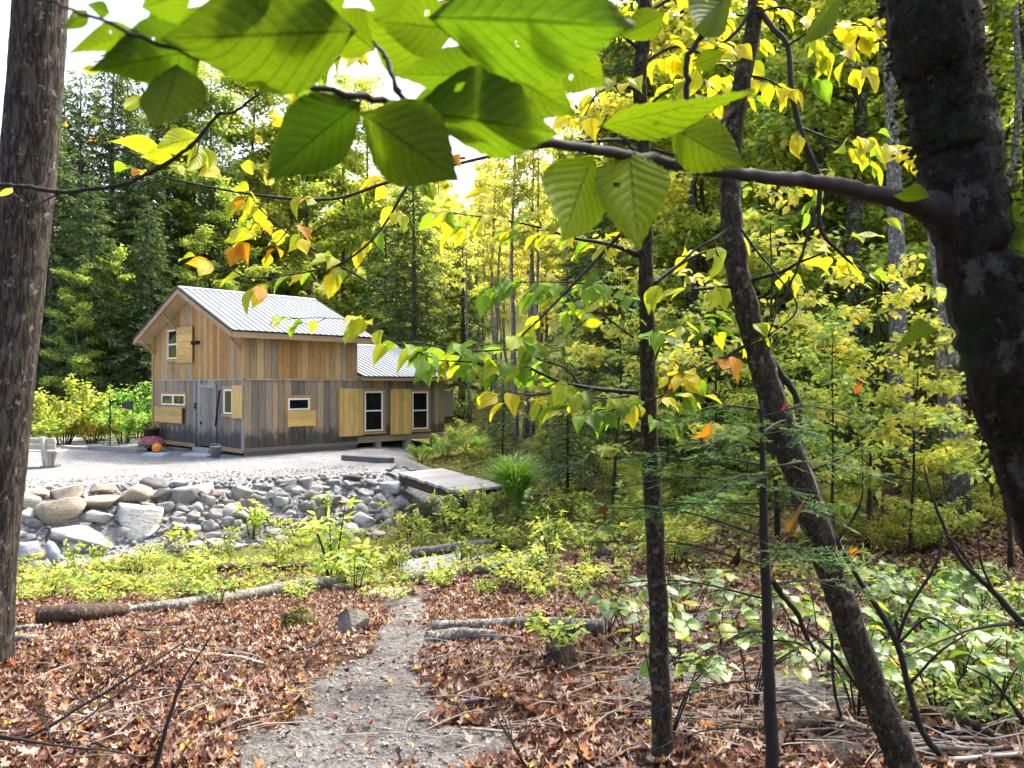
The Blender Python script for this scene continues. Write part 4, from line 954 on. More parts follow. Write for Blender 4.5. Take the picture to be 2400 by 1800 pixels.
# ------------------------------------------------------------------ vegetation makers
def grow_tree(seed, H, cr, nleaf, ll, cb=0.35, r0=None, nl=18, lean=0.03, bark='bark_far', leaf='leaf_yellow', up=0.45, flat=0.5, clump=0.16, six=False, nt=6):
    """a tree standing at the origin: returns (wood mesh, crown mesh)"""
    r = np.random.default_rng(seed); r0 = r0 or H * 0.0095
    n = 9; t = np.linspace(0, 1, n)
    tp = np.stack([lean * H * t * r.uniform(-1, 1) + np.cumsum(r.normal(0, H * .006, n)), lean * H * t * r.uniform(-1, 1) + np.cumsum(r.normal(0, H * .006, n)), H * t], -1); tp[0] = (0, 0, -0.3)
    tr = r0 * (1 - t) ** 0.8 + r0 * 0.06; tr[0] *= 1.45
    mb = MB(); mb.tube(tp, tr, 8, True, 0.06, seed)
    tw = []
    for i in range(nl):
        s = cb + (0.98 - cb) * (i + r.uniform(0, .9)) / nl; az = i * 2.4 + r.uniform(-.5, .5)
        b = np.array([np.interp(s, t, tp[:, k]) for k in range(3)])
        rel = (s - cb) / (1 - cb); ln = cr * (1.0 - 0.62 * rel ** 1.4) * r.uniform(.65, 1.15) * (0.75 + 0.25 * min(1, rel * 4))
        e = up + 0.5 * rel + r.uniform(-.15, .15); dh = np.array((math.cos(az), math.sin(az), 0))
        q = [b]; 
        for k in range(1, 5):
            f = k / 4; q.append(b + dh * ln * f * math.cos(e) + np.array((0, 0, ln * (f * math.sin(e) - 0.10 * f * f))) + r.normal(0, ln * .03, 3))
        q = np.array(q); lr = np.interp(s, t, tr) * 0.5; mb.tube(q, np.linspace(lr, lr * .18, 5), 5, False)
        tw.append((q[2:], 1.0))
        for j in range(nt):
            f = r.uniform(.25, 1.0); p0 = np.array([np.interp(f, np.linspace(0, 1, 5), q[:, k]) for k in range(3)])
            a2 = az + r.uniform(-1.5, 1.5); l2 = ln * r.uniform(.22, .42)
            p1 = p0 + np.array((math.cos(a2), math.sin(a2), r.uniform(-.15, .45))) * l2
            tw.append((np.array([p0, (p0 + p1) / 2 + r.normal(0, l2 * .05, 3), p1]), 0.8)); mb.tube([p0, p1], [lr * .22, lr * .06], 4, False)
    wood = make_mesh('trunk', mb.V, mb.F, M[bark], True)
    w = np.array([np.linalg.norm(a[-1] - a[0]) * k for a, k in tw]); pick = r.choice(len(tw), nleaf, p=w / w.sum()); u = r.uniform(0, 1, nleaf) ** .75
    A = np.array([a[0] for a, _ in tw]); B = np.array([a[-1] for a, _ in tw])
    base = A[pick] + (B[pick] - A[pick]) * u[:, None]
    off = r.normal(0, 1, (nleaf, 3)) * np.array((1, 1, flat)) * clump * cr * 0.5
    d = norm(np.stack([r.normal(0, 1, nleaf), r.normal(0, 1, nleaf), r.normal(-.35, .45, nleaf)], -1))
    nr = norm(np.stack([r.normal(0, .55, nleaf), r.normal(0, .55, nleaf), np.ones(nleaf)], -1)); nr = norm(nr - d * (nr * d).sum(1, keepdims=True))
    L = ll * r.uniform(.7, 1.25, nleaf); V, Fs = (leaves6 if six else leaves)(base + off, d, nr, L, L * r.uniform(.55, .8, nleaf))
    return wood, make_mesh('crown', V, Fs, M[leaf])

def grow_hemlock(seed, H, cr, nb=130, cb=0.12, spray=0.36, fine=4, r0=None, bark='bark_far', dead=0.0, droop=0.28, dens=1.35):
    r = np.random.default_rng(seed); r0 = r0 or H * 0.0105
    mb = MB(); mb.tube([(0, 0, -.3), (0, 0, H * .3), (r.normal(0, .05), 0, H * .65), (0, r.normal(0, .05), H)], [r0 * 1.3, r0, r0 * .6, .012], 8, True, .05, seed)
    P_, D_, N_, L_ = [], [], [], []
    for i in range(nb):
        s = cb + (1 - cb) * (i + r.uniform(0, 1)) / nb; rel = (s - cb) / (1 - cb); az = i * 2.399 + r.uniform(-.4, .4)
        ln = cr * ((1 - rel) ** .8 * (0.72 + .28 * min(1, rel * 5)) + 0.05) * r.uniform(.6, 1.15); z = s * H
        dh = np.array((math.cos(az), math.sin(az), 0)); sd_v = np.array((-math.sin(az), math.cos(az), 0)); m = 7
        f = np.linspace(0, 1, m); el = 0.25 * rel + r.uniform(-.05, .18)
        q = np.array((0, 0, z)) + dh * (ln * f)[:, None] + np.array((0, 0, 1)) * (ln * (el * f - (droop + .1) * f ** 2))[:, None]
        mb.tube(q[::2], np.linspace(r0 * .16 * (1 - rel) + .012, .004, 4), 4, False)
        if rel < dead: continue
        ns = max(3, int(ln / spray * 3.4 * dens))
        ff = r.uniform(.12, 1, ns) ** .8
        for g in ff:
            pc = np.array([np.interp(g, f, q[:, k]) for k in range(3)]); sgn = r.choice((-1, 1))
            dd = norm(dh * r.uniform(.5, .9) + sd_v * sgn * r.uniform(.35, 1.0) + np.array((0, 0, r.uniform(-.45, .02))))
            for k in range(fine):
                e = norm(dd + r.normal(0, .38, 3)); P_.append(pc + dd * spray * .30 * k + r.normal(0, .04, 3)); D_.append(e); N_.append(norm(np.array((0, 0, 1)) + r.normal(0, .35, 3))); L_.append(spray * r.uniform(.55, 1.1))
    P_, D_, N_, L_ = map(np.array, (P_, D_, N_, L_)); N_ = norm(N_ - D_ * (N_ * D_).sum(1, keepdims=True))
    V, Fs = leaves(P_, D_, N_, L_, L_ * r.uniform(.22, .36, len(L_)), 0.05)
    return make_mesh('trunk', mb.V, mb.F, M[bark], True), make_mesh('crown', V, Fs, M['needle'])

def grow_bush(seed, h, w, nleaf, ll, leaf='bush', stems=9, six=True, wr=.62, bark='twig'):
    r = np.random.default_rng(seed); mb = MB(); seg = []
    for i in range(stems):
        a = i * 2.4 + r.uniform(-.4, .4); rad = w * .5 * r.uniform(.25, 1); hh = h * r.uniform(.6, 1.0) * (1 - .3 * rad / (w * .5))
        q = np.array([(0, 0, -.05), (rad * .3 * math.cos(a), rad * .3 * math.sin(a), hh * .45), (rad * .75 * math.cos(a), rad * .75 * math.sin(a), hh * .8), (rad * math.cos(a), rad * math.sin(a), hh)]) + np.array((w * .06 * math.cos(a), w * .06 * math.sin(a), 0))
        mb.tube(q, np.linspace(.012 * max(h, .4), .003, 4), 4, False); seg.append(q)
        for j in range(4):
            f = r.uniform(.3, .95); p0 = np.array([np.interp(f, [0, .33, .66, 1], q[:, k]) for k in range(3)]); a2 = a + r.uniform(-1.6, 1.6)
            p1 = p0 + np.array((math.cos(a2), math.sin(a2), r.uniform(.1, .7))) * w * r.uniform(.12, .25); seg.append(np.array([p0, p0 * .6 + p1 * .4, p0 * .3 + p1 * .7, p1])); mb.tube([p0, p1], [.004, .002], 3, False)
    k = r.integers(0, len(seg), nleaf); u = r.uniform(.08, 1, nleaf) ** .8; S_ = np.array(seg)
    base = np.stack([[np.interp(u[i], [0, .33, .66, 1], S_[k[i], :, c]) for c in range(3)] for i in range(nleaf)])
    base = base + r.normal(0, 1, (nleaf, 3)) * w * .035
    d = norm(np.stack([r.normal(0, 1, nleaf), r.normal(0, 1, nleaf), r.normal(.1, .5, nleaf)], -1)); nr = norm(np.stack([r.normal(0, .5, nleaf), r.normal(0, .5, nleaf), np.ones(nleaf)], -1)); nr = norm(nr - d * (nr * d).sum(1, keepdims=True))
    L = ll * r.uniform(.6, 1.25, nleaf); V, Fs = (leaves6 if six else leaves)(base, d, nr, L, L * wr)
    return make_mesh('stems', mb.V, mb.F, M[bark], True), make_mesh('foliage', V, Fs, M[leaf])

def plant(name, meshes, parts, pos, label, cat, group=None, s=1.0, rz=None, tint=None, sz=None, lean=(0, 0)):
    o = thing(name, label, cat, tuple(pos), random.uniform(0, 6.28) if rz is None else rz, group)
    o.rotation_euler = (lean[0], lean[1], o.rotation_euler[2]); o.scale = (s, s, sz or s)
    for me, nm in zip(meshes, parts):
        c = put(nm, me, o)
        if tint is not None: c.color = (tint[0], tint[1], tint[2], 1)
    return o
TC = ('trunk', 'crown'); SF = ('stems', 'foliage')

# ------------------------------------------------------------------ the wood behind
YEL = [grow_tree(20 + k, 15, 2.7, 11000, .20, .20, nl=24, leaf='leaf_yellow', up=.5) for k in range(3)]
GRN = [grow_tree(30 + k, 14, 3.0, 12000, .19, .12, nl=26, leaf='leaf_green', up=.35) for k in range(3)]
HEM = [grow_hemlock(40 + k, 16, 3.3, 170) for k in range(3)]
BARE = [grow_tree(50 + k, 13, 1.6, 1500, .16, .55, r0=.10, nl=14, leaf='leaf_yellow', bark='bark_pale', up=.7) for k in range(2)]
SAP = [grow_tree(60 + k, 4.2, 1.35, 1500, .115, .18, r0=.03, nl=15, leaf='leaf_yellow', bark='bark_sap', up=.25, flat=.35, six=True) for k in range(3)]
SAPG = [grow_tree(66 + k, 4.0, 1.3, 1500, .115, .18, r0=.03, nl=15, leaf='leaf_green', bark='bark_sap', up=.25, flat=.35, six=True) for k in range(2)]
FIR = [grow_hemlock(70 + k, 4.5, 1.3, 70, .08, .20, 3, .04, 'bark_sap') for k in range(2)]
BSH = [grow_bush(80 + k, 1.6, 1.9, 2100, .10) for k in range(3)]
WEED = [grow_bush(90, .55, .55, 130, .10, stems=5, wr=.5), grow_bush(91, .45, .6, 110, .085, stems=6, wr=.45), grow_bush(92, .75, .5, 150, .11, stems=4, wr=.42), grow_bush(93, .3, .5, 90, .075, stems=6)]
rf = random.Random(17)
def at_px(x, d): X = (x - 1200) / F * d; return T(X, d)
def tint(lo=.8, hi=1.2, warm=0.0): 
    k = rf.uniform(lo, hi); t = rf.uniform(-.1, .1) + warm; return (k * (1 + t), k, k * (1 - t))
def where(x, d, far=30):
    """which landmark of the picture a background tree stands behind"""
    for lim, w in ((130, 'right beside the big left trunk'), (240, 'above the bench and bushes'), (340, 'above the black stand'), (430, 'over the left eave of the cabin'), (560, 'over the ridge near the gable'), (700, 'over the middle of the cabin roof'), (830, 'over the far end of the upper roof'), (960, 'over the low wing roof'), (1090, 'just past the low wing'), (1220, 'above the grass clump'), (1340, 'right of the grass clump'), (1480, 'left of the central sapling'), (1600, 'behind the central sapling'), (1720, 'between central sapling and thin fir'), (1830, 'behind the thin fir'), (1960, 'behind the leaning tree'), (2090, 'right of the leaning tree'), (2220, 'left of the speckled trunk'), (2340, 'behind the near dark trunk')):
        if x < lim: return w + (', far back' if d > far else ', nearer')
    return 'at the right edge' + (', far back' if d > far else ', nearer')
# left: hemlocks above the yard
L_HEM = 'tall dark hemlock '
for x, d, s in [(120, 39, 1.0), (190, 42, 1.18), (265, 44, 1.22), (330, 41, 1.05), (395, 45, 1.12), (455, 48, 1.05), (520, 43, .92), (590, 50, .95), (150, 52, 1.2), (300, 54, 1.25), (420, 57, 1.15), (640, 54, .86), (85, 46, 1.0), (215, 37, .80), (350, 37.5, .72), (60, 41, .85)]:
    plant('hemlock_tree', rf.choice(HEM), TC, at_px(x, d), L_HEM + where(x, d, 45), 'tree', 'hemlocks behind the cabin', s * rf.uniform(.95, 1.05), tint=tint(1.0, 1.5, .03))
for x, d, s, w in [(180, 36, .55, 1.3), (270, 38, .62, 1.4), (560, 42, .9, 1.2), (640, 45, 1.0, 1.1), (470, 40, .72, 1.0), (500, 46, 1.45, 1.15), (575, 48, 1.5, 1.1), (650, 50, 1.5, 1.1), (720, 47, 1.35, 1.2), (800, 50, 1.4, 1.15), (440, 47, 1.4, 1.0), (870, 49, 1.3, 1.2)]:
    plant('broadleaf_tree', rf.choice(GRN), TC, at_px(x, d), 'pale green tree among hemlocks ' + where(x, d, 41), 'tree', 'pale trees among the hemlocks', s, tint=tint(w, w + .2, .03))
# centre: yellow slope behind the roof
for i in range(46):
    x = rf.uniform(600, 1500); d = rf.uniform(41, 78); s = rf.uniform(.70, 1.05) * (1.0 if d < 55 else .95)
    k = rf.random(); kind = YEL if k < .78 else GRN
    plant('autumn_tree', rf.choice(kind), TC, at_px(x, d), ('yellow tree on the slope ' if kind is YEL else 'greenish tree on the slope ') + where(x, d, 58), 'tree', 'yellowing trees on the far slope', s, tint=tint(.95, 1.35, .0) if kind is YEL else tint(1.2, 1.6, .0))
for x, d, s, lab in [(970, 37, .82, 'dark spruce with a bare grey trunk right of the cabin roof'), (1085, 40, .62, 'broad dark spruce behind the low wing of the cabin'), (905, 42, .7, 'dark spruce just behind the far end of the cabin roof'), (1560, 31, .85, 'dark hemlock behind the central sapling'), (1640, 36, .95, 'dark hemlock between the central sapling and the leaning tree')]:
    plant('spruce_tree', rf.choice(HEM), TC, at_px(x, d), lab, 'tree', None, s, tint=tint(.9, 1.2))
for i in range(26):
    x = rf.uniform(1050, 1560); d = rf.uniform(30, 46)
    plant('birch_tree', rf.choice(BARE), TC, at_px(x, d), 'thin grey trunk with sparse leaves ' + where(x, d, 38), 'tree', 'thin trunks right of the cabin', rf.uniform(.6, 1.0), tint=tint(.9, 1.3, .05), lean=(rf.uniform(-.05, .05), rf.uniform(-.06, .06)))
for x, d, s in [(1208, 27, .95), (1232, 27.6, .9), (1246, 27.2, .85)]:
    plant('birch_tree', BARE[0], TC, at_px(x, d), 'pale trunk in the close group of three beyond the grass clump', 'tree', 'three pale trunks beyond the grass clump', s, tint=(1, 1, 1), lean=(0, rf.uniform(-.05, .02)))
# right: green-yellow wood rising on the slope
for i in range(50):
    x = rf.uniform(1450, 2500); d = rf.uniform(17, 52); k = rf.random()
    kind = GRN if k < .58 else (YEL if k < .94 else HEM)
    nm, lab, gp = ('hemlock_tree', 'dark hemlock ' + where(x, d, 32), 'hemlocks on the right slope') if kind is HEM else (('autumn_tree', 'yellow leaved tree ' + where(x, d, 32), 'yellow trees on the right slope') if kind is YEL else ('broadleaf_tree', 'green leaved tree ' + where(x, d, 32), 'green trees on the right slope'))
    plant(nm, rf.choice(kind), TC, at_px(x, d), lab, 'tree', gp, rf.uniform(.7, 1.1), tint=tint(1.25, 1.75, -.03))
for x, d, w, lean, lab in [(2255, 11.3, .155, .05, 'lichen speckled grey trunk right of the yellow saplings'), (2130, 15, .20, .07, 'pale leaning trunk left of the lichen speckled one'), (2010, 18, .26, .03, 'thick dark trunk in the wood left of the pale leaning one'), (2330, 16, .10, -.02, 'thin pale trunk beside the near dark trunk'), (1885, 24, .14, .0, 'straight grey trunk in the wood behind the leaning tree')]:
    wd, cr_ = grow_tree(int(x), 14, 2.6, 5000, .17, .5, r0=w, nl=14, leaf='leaf_green', bark='bark_pale' if 'dark' not in lab.split()[1] else 'bark_far', up=.5, lean=.01)
    plant('maple_tree', (wd, cr_), TC, at_px(x, d), lab, 'tree', None, 1.0, 0, tint=(1.1, 1.1, 1), lean=(0, -lean))
# understorey
UL = 'yellow leaved sapling '
for i, (x, d, s) in enumerate([(1950, 9.5, .75), (2030, 10.2, .9), (2130, 9.6, .7), (1900, 11.5, .8), (2370, 8.5, .8)]):
    plant('sapling', SAP[i % 3] if i % 3 else SAPG[0], TC, at_px(x, d), 'near leafy sapling of the undergrowth ' + where(x, d, 9.8), 'sapling', 'near saplings on the right', s, tint=tint(1.1, 1.5, -.04))
for i in range(62):
    x = rf.uniform(1420, 2480); d = rf.uniform(10.5, 30)
    if 2170 < x < 2330 and d < 15: d += 8
    if 2060 < x <= 2170 and d < 17: d += 7
    k = rf.random() < .62
    plant('sapling', rf.choice(SAP if k else SAPG), TC, at_px(x, d), (UL if k else 'green leaved sapling ') + where(x, d, 18), 'sapling', 'yellow saplings on the right slope' if k else 'green saplings on the right slope', rf.uniform(.45, 1.35), tint=tint(1.1, 1.55, -.02))
for i in range(13):
    x = rf.uniform(1275, 1520); d = rf.uniform(22, 34)
    plant('sapling', rf.choice(SAP), TC, at_px(x, d), 'yellow sapling in the hollow ' + where(x, d, 28), 'sapling', 'yellow saplings in the hollow', rf.uniform(.5, .9), tint=tint(.9, 1.3, .05))
for i in range(16):
    x = rf.uniform(1120, 2350); d = rf.uniform(13, 30)
    plant('young_fir', rf.choice(FIR), TC, at_px(x, d), 'small dark fir in undergrowth ' + where(x, d, 21), 'fir', 'small firs in the undergrowth', rf.uniform(.4, .85), tint=tint(1.0, 1.6))
pk_ = plant('sapling', SAP[0], TC, at_px(1570, 26), 'small salmon red sapling just right of the central stem', 'sapling', None, 1.15, tint=(1.4, .5, .9))
# bushes by the yard
for i, (x, d, s, lab) in enumerate([(95, 27.5, 1.25, 'tall yellow green bush behind the left end of the bench'), (150, 29, 1.45, 'tallest yellow green bush behind the bench'), (215, 29.5, 1.15, 'yellow bush left of the black stand'), (290, 29.3, 1.2, 'green bush right of the black stand'), (325, 32, 1.75, 'large green bush against the left wall of the cabin'), (235, 30.8, .9, 'low orange tinged bush behind the black stand')]):
    plant('bush', BSH[i % 3], SF, at_px(x, d), lab, 'bush', None, s, sz=s * [.75, 1.25, .8, .95, 1.1, .7][i], tint=[(1, 1.1, 1), (1.15, 1.15, 1), (1.25, 1.0, .8), (.8, 1.1, 1), (.6, 1.0, 1.0), (1.3, .85, .7)][i])
for i, (x, y, s, t, lab) in enumerate([(985, 1085, .55, (.7, 1, 1), 'low green bush under the corner of the low wing'), (1045, 1075, .7, (.65, .95, 1), 'green bush behind the plank bridge'), (1100, 1060, .75, (1, 1.1, 1), 'yellow green bush right of the low wing'), (1130, 1085, .5, (1.2, 1.1, .8), 'small yellow bush behind the grass clump'), (1290, 1090, .6, (1.1, 1.1, 1), 'yellow green bush right of the grass clump'), (1400, 1110, .7, (1.15, 1.1, 1), 'bush at the far side of the brook left of the central stem'), (1480, 1150, .6, (1.2, 1.1, 1), 'bush left of the central stem by the brook'), (1085, 985, 1.1, (.9, 1.1, 1.6), 'pale willowy bush at the far corner of the cabin')]):
    plant('bush', BSH[i % 3], SF, G(x, y), lab, 'bush', None, s, tint=t)
for i in range(46):
    x = rf.uniform(1880, 2420); y = rf.uniform(1370, 1740)
    plant('leafy_weed', rf.choice(WEED), SF, G(x, y), 'grey green weed on the floor ' + where(x, y, 1560).replace(', far back', ', low front').replace(', nearer', ', higher up'), 'weed', 'weeds in the lower right', rf.uniform(.35, .75), tint=(rf.uniform(.6, 1.0), rf.uniform(.8, 1.1), rf.uniform(.9, 1.6)))
for i in range(26):
    x = rf.uniform(1430, 2400); y = rf.uniform(1120, 1330)
    plant('bush', rf.choice(BSH), SF, G(x, y), 'low yellow green bush ' + where(x, y, 1225).replace(', far back', ', lower row').replace(', nearer', ', upper row'), 'bush', 'low bushes on the right slope', rf.uniform(.28, .55), tint=tint(.95, 1.4, .06))
# grass clump
gc = G(1206, 1180); mbv, mbf = [], []; r = np.random.default_rng(2)
for k in range(620):
    a = r.uniform(0, 6.283); rad = r.uniform(.4, 1.05); hh = r.uniform(.6, 1.15) * (1.2 - .35 * rad); b0 = np.array((math.cos(a) * .12 * r.uniform(0, 1), math.sin(a) * .12 * r.uniform(0, 1), -.02))
    q = [b0]
    for f in (.3, .55, .8, 1.0): q.append(b0 + np.array((math.cos(a) * rad * f ** 1.6, math.sin(a) * rad * f ** 1.6, hh * (1.55 * f - .72 * f ** 3))))
    sv_ = np.array((-math.sin(a), math.cos(a), 0)); i0 = len(mbv)
    for p_, w in zip(q, (.012, .014, .012, .008, .001)): mbv += [p_ - sv_ * w, p_ + sv_ * w]
    mbf += [(i0 + 2 * j, i0 + 2 * j + 1, i0 + 2 * j + 3, i0 + 2 * j + 2) for j in range(4)]
gt = thing('grass_clump', 'big arching clump of bright green grass beside the plank bridge', 'grass', tuple(gc))
o = put('blades', make_mesh('blades', np.array(mbv), np.array(mbf), M['grass']), gt); o['kind'] = 'stuff'; gt.scale = (.9, .9, 1.0)
c2 = copy_tree(gt); c2.location = tuple(G(1125, 1075)); c2.scale = (.7, .7, .8); c2['label'] = 'smaller green grass clump at the right corner of the cabin'
# weeds in the green strip: each plant a thing
def wlab(x, y):
    w = [('by the big trunk', 250), ('below the flat pale slab', 420), ('above the long log', 560), ('below the loose rocks', 700), ('near the middle of the long log', 820), ('left of the short mottled log', 930), ('beside the short mottled log', 1060), ('below the plank bridge', 1160), ('below the grass clump', 1270), ('right of the grass clump', 1380), ('left of the central sapling', 1600)]
    return 'low yellow green weed ' + next(n for n, l in w if x < l) + (', front' if y > 1345 else ', back')
spots = [(420, 1275, 1.3), (345, 1290, .9), (590, 1250, 1.3), (610, 1215, 1.0), (690, 1260, 1.1), (780, 1350, 1.7), (830, 1370, 1.6), (860, 1340, 1.3), (1060, 1210, 1.1), (1010, 1190, 1.0), (1130, 1250, 1.0), (960, 1250, 1.1), (480, 1330, .8), (250, 1330, .8), (760, 1200, .9), (900, 1180, .7), (1110, 1300, .9), (1290, 1300, 1.1), (1190, 1330, .9), (1330, 1250, 1.1), (1050, 1225, 1.3), (1085, 1235, 1.4), (1010, 1235, 1.2), (1120, 1215, 1.2), (1380, 1290, 1.2), (1440, 1270, 1.3), (1260, 1240, 1.2), (1170, 1270, 1.1), (1400, 1220, 1.3), (1480, 1230, 1.2), (1340, 1190, 1.3)]
for i, (x, y, s) in enumerate(spots):
    plant('leafy_weed', WEED[i % 3], SF, G(x, y + 20), wlab(x, y).replace('low yellow', 'tall bright yellow'), 'weed', 'tall weeds below the rock bank', s, tint=tint(1.1, 1.6, .03))
for i in range(110):
    x = rf.uniform(40, 1480); y = rf.uniform(1215, 1420) if x > 450 else rf.uniform(1300, 1440)
    if x < 900 and y < 1250: y += 45
    plant('leafy_weed', rf.choice(WEED), SF, G(x, y), wlab(x, y), 'weed', 'low weeds between logs and rocks', rf.uniform(.35, .85), tint=tint(.9, 1.6, .06))
def cover():
    r = np.random.default_rng(31); nc = 2600; Yc = 8 + 20 * r.uniform(0, 1, nc) ** 1.4; Xc = r.uniform(-.66, .62, nc) * Yc
    g = green_mask(Xc, Yc) + .22 * (Xc > 2); sd = poly_sd(Xc, Yc, PAD); k = (r.uniform(0, 1, nc) < g * (0.25 + 0.9 * sm(-.25, .2, fbm(Xc * .8, Yc * .8, 77, 3)))) & (sd > 1.3 + 1.2 * (1 - sm(-6.5, -4.5, Xc))); Xc, Yc = Xc[k], Yc[k]
    m = 30; X = np.repeat(Xc, m) + r.normal(0, .16, len(Xc) * m); Y = np.repeat(Yc, m) + r.normal(0, .16, len(Xc) * m); n = len(X)
    p = np.stack([X, Y, terrain(X, Y) + r.uniform(.01, .2, n)], -1); d = norm(r.normal(0, 1, (n, 3)) * (1, 1, .5)); nr = norm(r.normal(0, .5, (n, 3)) + (0, 0, 1)); nr = norm(nr - d * (nr * d).sum(1, keepdims=True))
    L = r.uniform(.04, .11, n); V, Fs = leaves(p, d, nr, L, L * .55)
    o = put('ground_cover', make_mesh('ground_cover', V, Fs, M['bush']), None, color=(.88, .9, .85)); tag(o, 'low yellow green ground cover between the logs and the rock bank', 'ground cover', None, 'stuff')
cover()

sp2 = plant('leafy_weed', WEED[1], SF, (sg[0], sg[1] + .05, sg[2] + .05), 'small yellow green plant growing on the black stump', 'weed', None, .8, tint=(1.1, 1.2, 1))
# ------------------------------------------------------------------ the near trees
def beech_leaf(seed, nveins=9, nu=64, nv=6, bend=0.15, cup=0.1, wave=0.02, holes=0, fat=0.5):
    """one leaf of length 1 along +x, width 1 across y (scaled when placed): toothed rim, pleats between the veins"""
    r = np.random.default_rng(seed); t = np.linspace(0, 1, nu + 1)
    w = (np.sin(math.pi * t ** (0.9 if nu < 30 else 0.83)) ** 0.95) * (1 - 0.45 * t ** 2); w = w / w.max() * 0.5; w[0] = w[-1] = 0.004
    saw = 1 + 0.045 * (1 - np.abs(((t * nveins * 2) % 1) - .2)) * (t > .08) - .03
    V, UV = [], []
    ss = np.concatenate([-np.linspace(1, 0, nv + 1), np.linspace(0, 1, nv + 1)[1:]])
    ph = r.uniform(0, 6.28)
    for i, tt in enumerate(t):
        for s in ss:
            a = abs(s); hw = w[i] * (saw[i] if a > .99 else 1)
            x = tt + 0.05 * a * (1 - tt) * a; y = s * hw
            pl = wave * 0.5 * math.sin(2 * math.pi * (tt * nveins - a * 2.4)) * a
            z = -bend * tt * tt + cup * a * hw * 1.2 + pl + wave * 1.6 * math.sin(ph + tt * 7 + (2 if s > 0 else 0)) * a * a
            V.append((x, y, z)); UV.append((tt, s))
    m = len(ss); Fs = []
    hc = [(r.uniform(.25, .8), r.uniform(-.7, .7), r.uniform(.012, .03)) for _ in range(holes)]
    for i in range(nu):
        for j in range(m - 1):
            cx, cy = (t[i] + t[i + 1]) / 2, (ss[j] + ss[j + 1]) / 2 
            if any(math.hypot(cx - a, (cy - b) * .35) < c for a, b, c in hc): continue
            Fs.append((i * m + j, (i + 1) * m + j, (i + 1) * m + j + 1, i * m + j + 1))
    me = make_mesh('leaf', V, Fs, M['leaf_near'], True)
    uv = me.uv_layers.new(name='UVMap'); li = np.zeros(len(me.loops), np.int32); me.loops.foreach_get('vertex_index', li)
    uv.data.foreach_set('uv', np.array(UV, np.float32)[li].ravel()); return me
NEAR = [beech_leaf(s, 10, bend=b, cup=c, holes=h) for s, b, c, h in ((1, .10, .12, 0), (2, .2, .2, 2), (3, .05, -.1, 1), (4, .28, .15, 0), (5, .12, .3, 3))]
MIDL = []
for s in range(6):
    me = beech_leaf(20 + s, 8, 16, 2, bend=.08 + .05 * s, cup=.06 + .05 * s, wave=.025); me.materials.clear(); me.materials.append(M['leaf_mid']); MIDL.append(me)
BROAD = []
for s in range(4):
    me = beech_leaf(40 + s, 6, 14, 2, bend=.12 + .05 * s, cup=.12, wave=.03); me.materials.clear(); me.materials.append(M['pale_leaf']); BROAD.append(me)

def set_leaf(parent, base, tip, width, nrm, me, colr, origin):
    base = np.array(base, float); d = np.array(tip, float) - base; L = np.linalg.norm(d); x = d / L
    nrm = np.array(nrm, float); z = norm(nrm - x * np.dot(nrm, x)); y = np.cross(z, x); p = base - origin
    o = bpy.data.objects.new('leaf', me); col.objects.link(o); o.parent = parent; o.color = (*colr, 1)
    o.matrix_basis = Matrix(((x[0] * L, y[0] * width, z[0] * L, p[0]), (x[1] * L, y[1] * width, z[1] * L, p[1]), (x[2] * L, y[2] * width, z[2] * L, p[2]), (0, 0, 0, 1)))
    return o
def stem(pts, name, mat, parent, origin, n=8, k=6, rough=.08, seed=0):
    """pts: rows (photo x, photo y, depth, width in photo pixels)"""
    q = np.array([(*P(x, y, d), w * d / F / 2) for x, y, d, w in pts]); s = spline(q, k)
    if rough: # small kinks and knots, as grown wood has
        rr = np.random.default_rng(seed + int(abs(pts[0][0]))); m = len(s); env = np.ones(m); env[0] = 0
        amp = .03 * s[:, 3:4] + .0007; s[:, :3] += rr.normal(0, 1, (m, 3)) * amp * env[:, None]; big_ = s[:, 3].max() > .02; s[:, 3] *= 1 + rr.normal(0, .025 if big_ else .07, m) + (.10 if big_ else .35) * (rr.uniform(0, 1, m) > .93)
    return MB().tube(s[:, :3] - origin, np.maximum(s[:, 3], .0008), n, True, rough, seed).build(name, M[mat], parent, True), s

# big trunk on the left
o0 = T(*(P(0, 1600, 5.0)[:2])); lt = thing('maple_tree', 'big dark furrowed trunk at the left edge of the picture', 'tree', tuple(o0))
pts = []
for x, y, w in [(-50, 1745, 200), (-45, 1690, 160), (-40, 1620, 132), (-37, 1500, 122), (-33, 1420, 118), (-25, 1276, 116), (-6, 1100, 116), (8, 960, 116), (40, 640, 117), (64, 410, 117), (82, 200, 114), (96, 0, 112), (114, -250, 100), (130, -700, 80), (150, -1500, 60), (160, -2400, 20)]: pts.append((x, y, 5.0, w))
q = np.array([(*P(x, y, d), w * d / F / 2) for x, y, d, w in pts]); s = spline(q, 9)
V, Fs = tube(s[:, :3] - o0, s[:, 3], 40, True, .035, 3); put('trunk', make_mesh('trunk', V, Fs, M['bark_big'], True), lt)
tr_w, tr_c = grow_tree(140, 6.5, 3.2, 4200, .15, .1, r0=.09, nl=16, leaf='leaf_green', bark='bark_big', up=.4)
cpos = P(128, -620, 5.0) - o0; put('crown', tr_c, lt, cpos, (1.1, 1.15, .9)); put('limb', tr_w, lt, cpos)

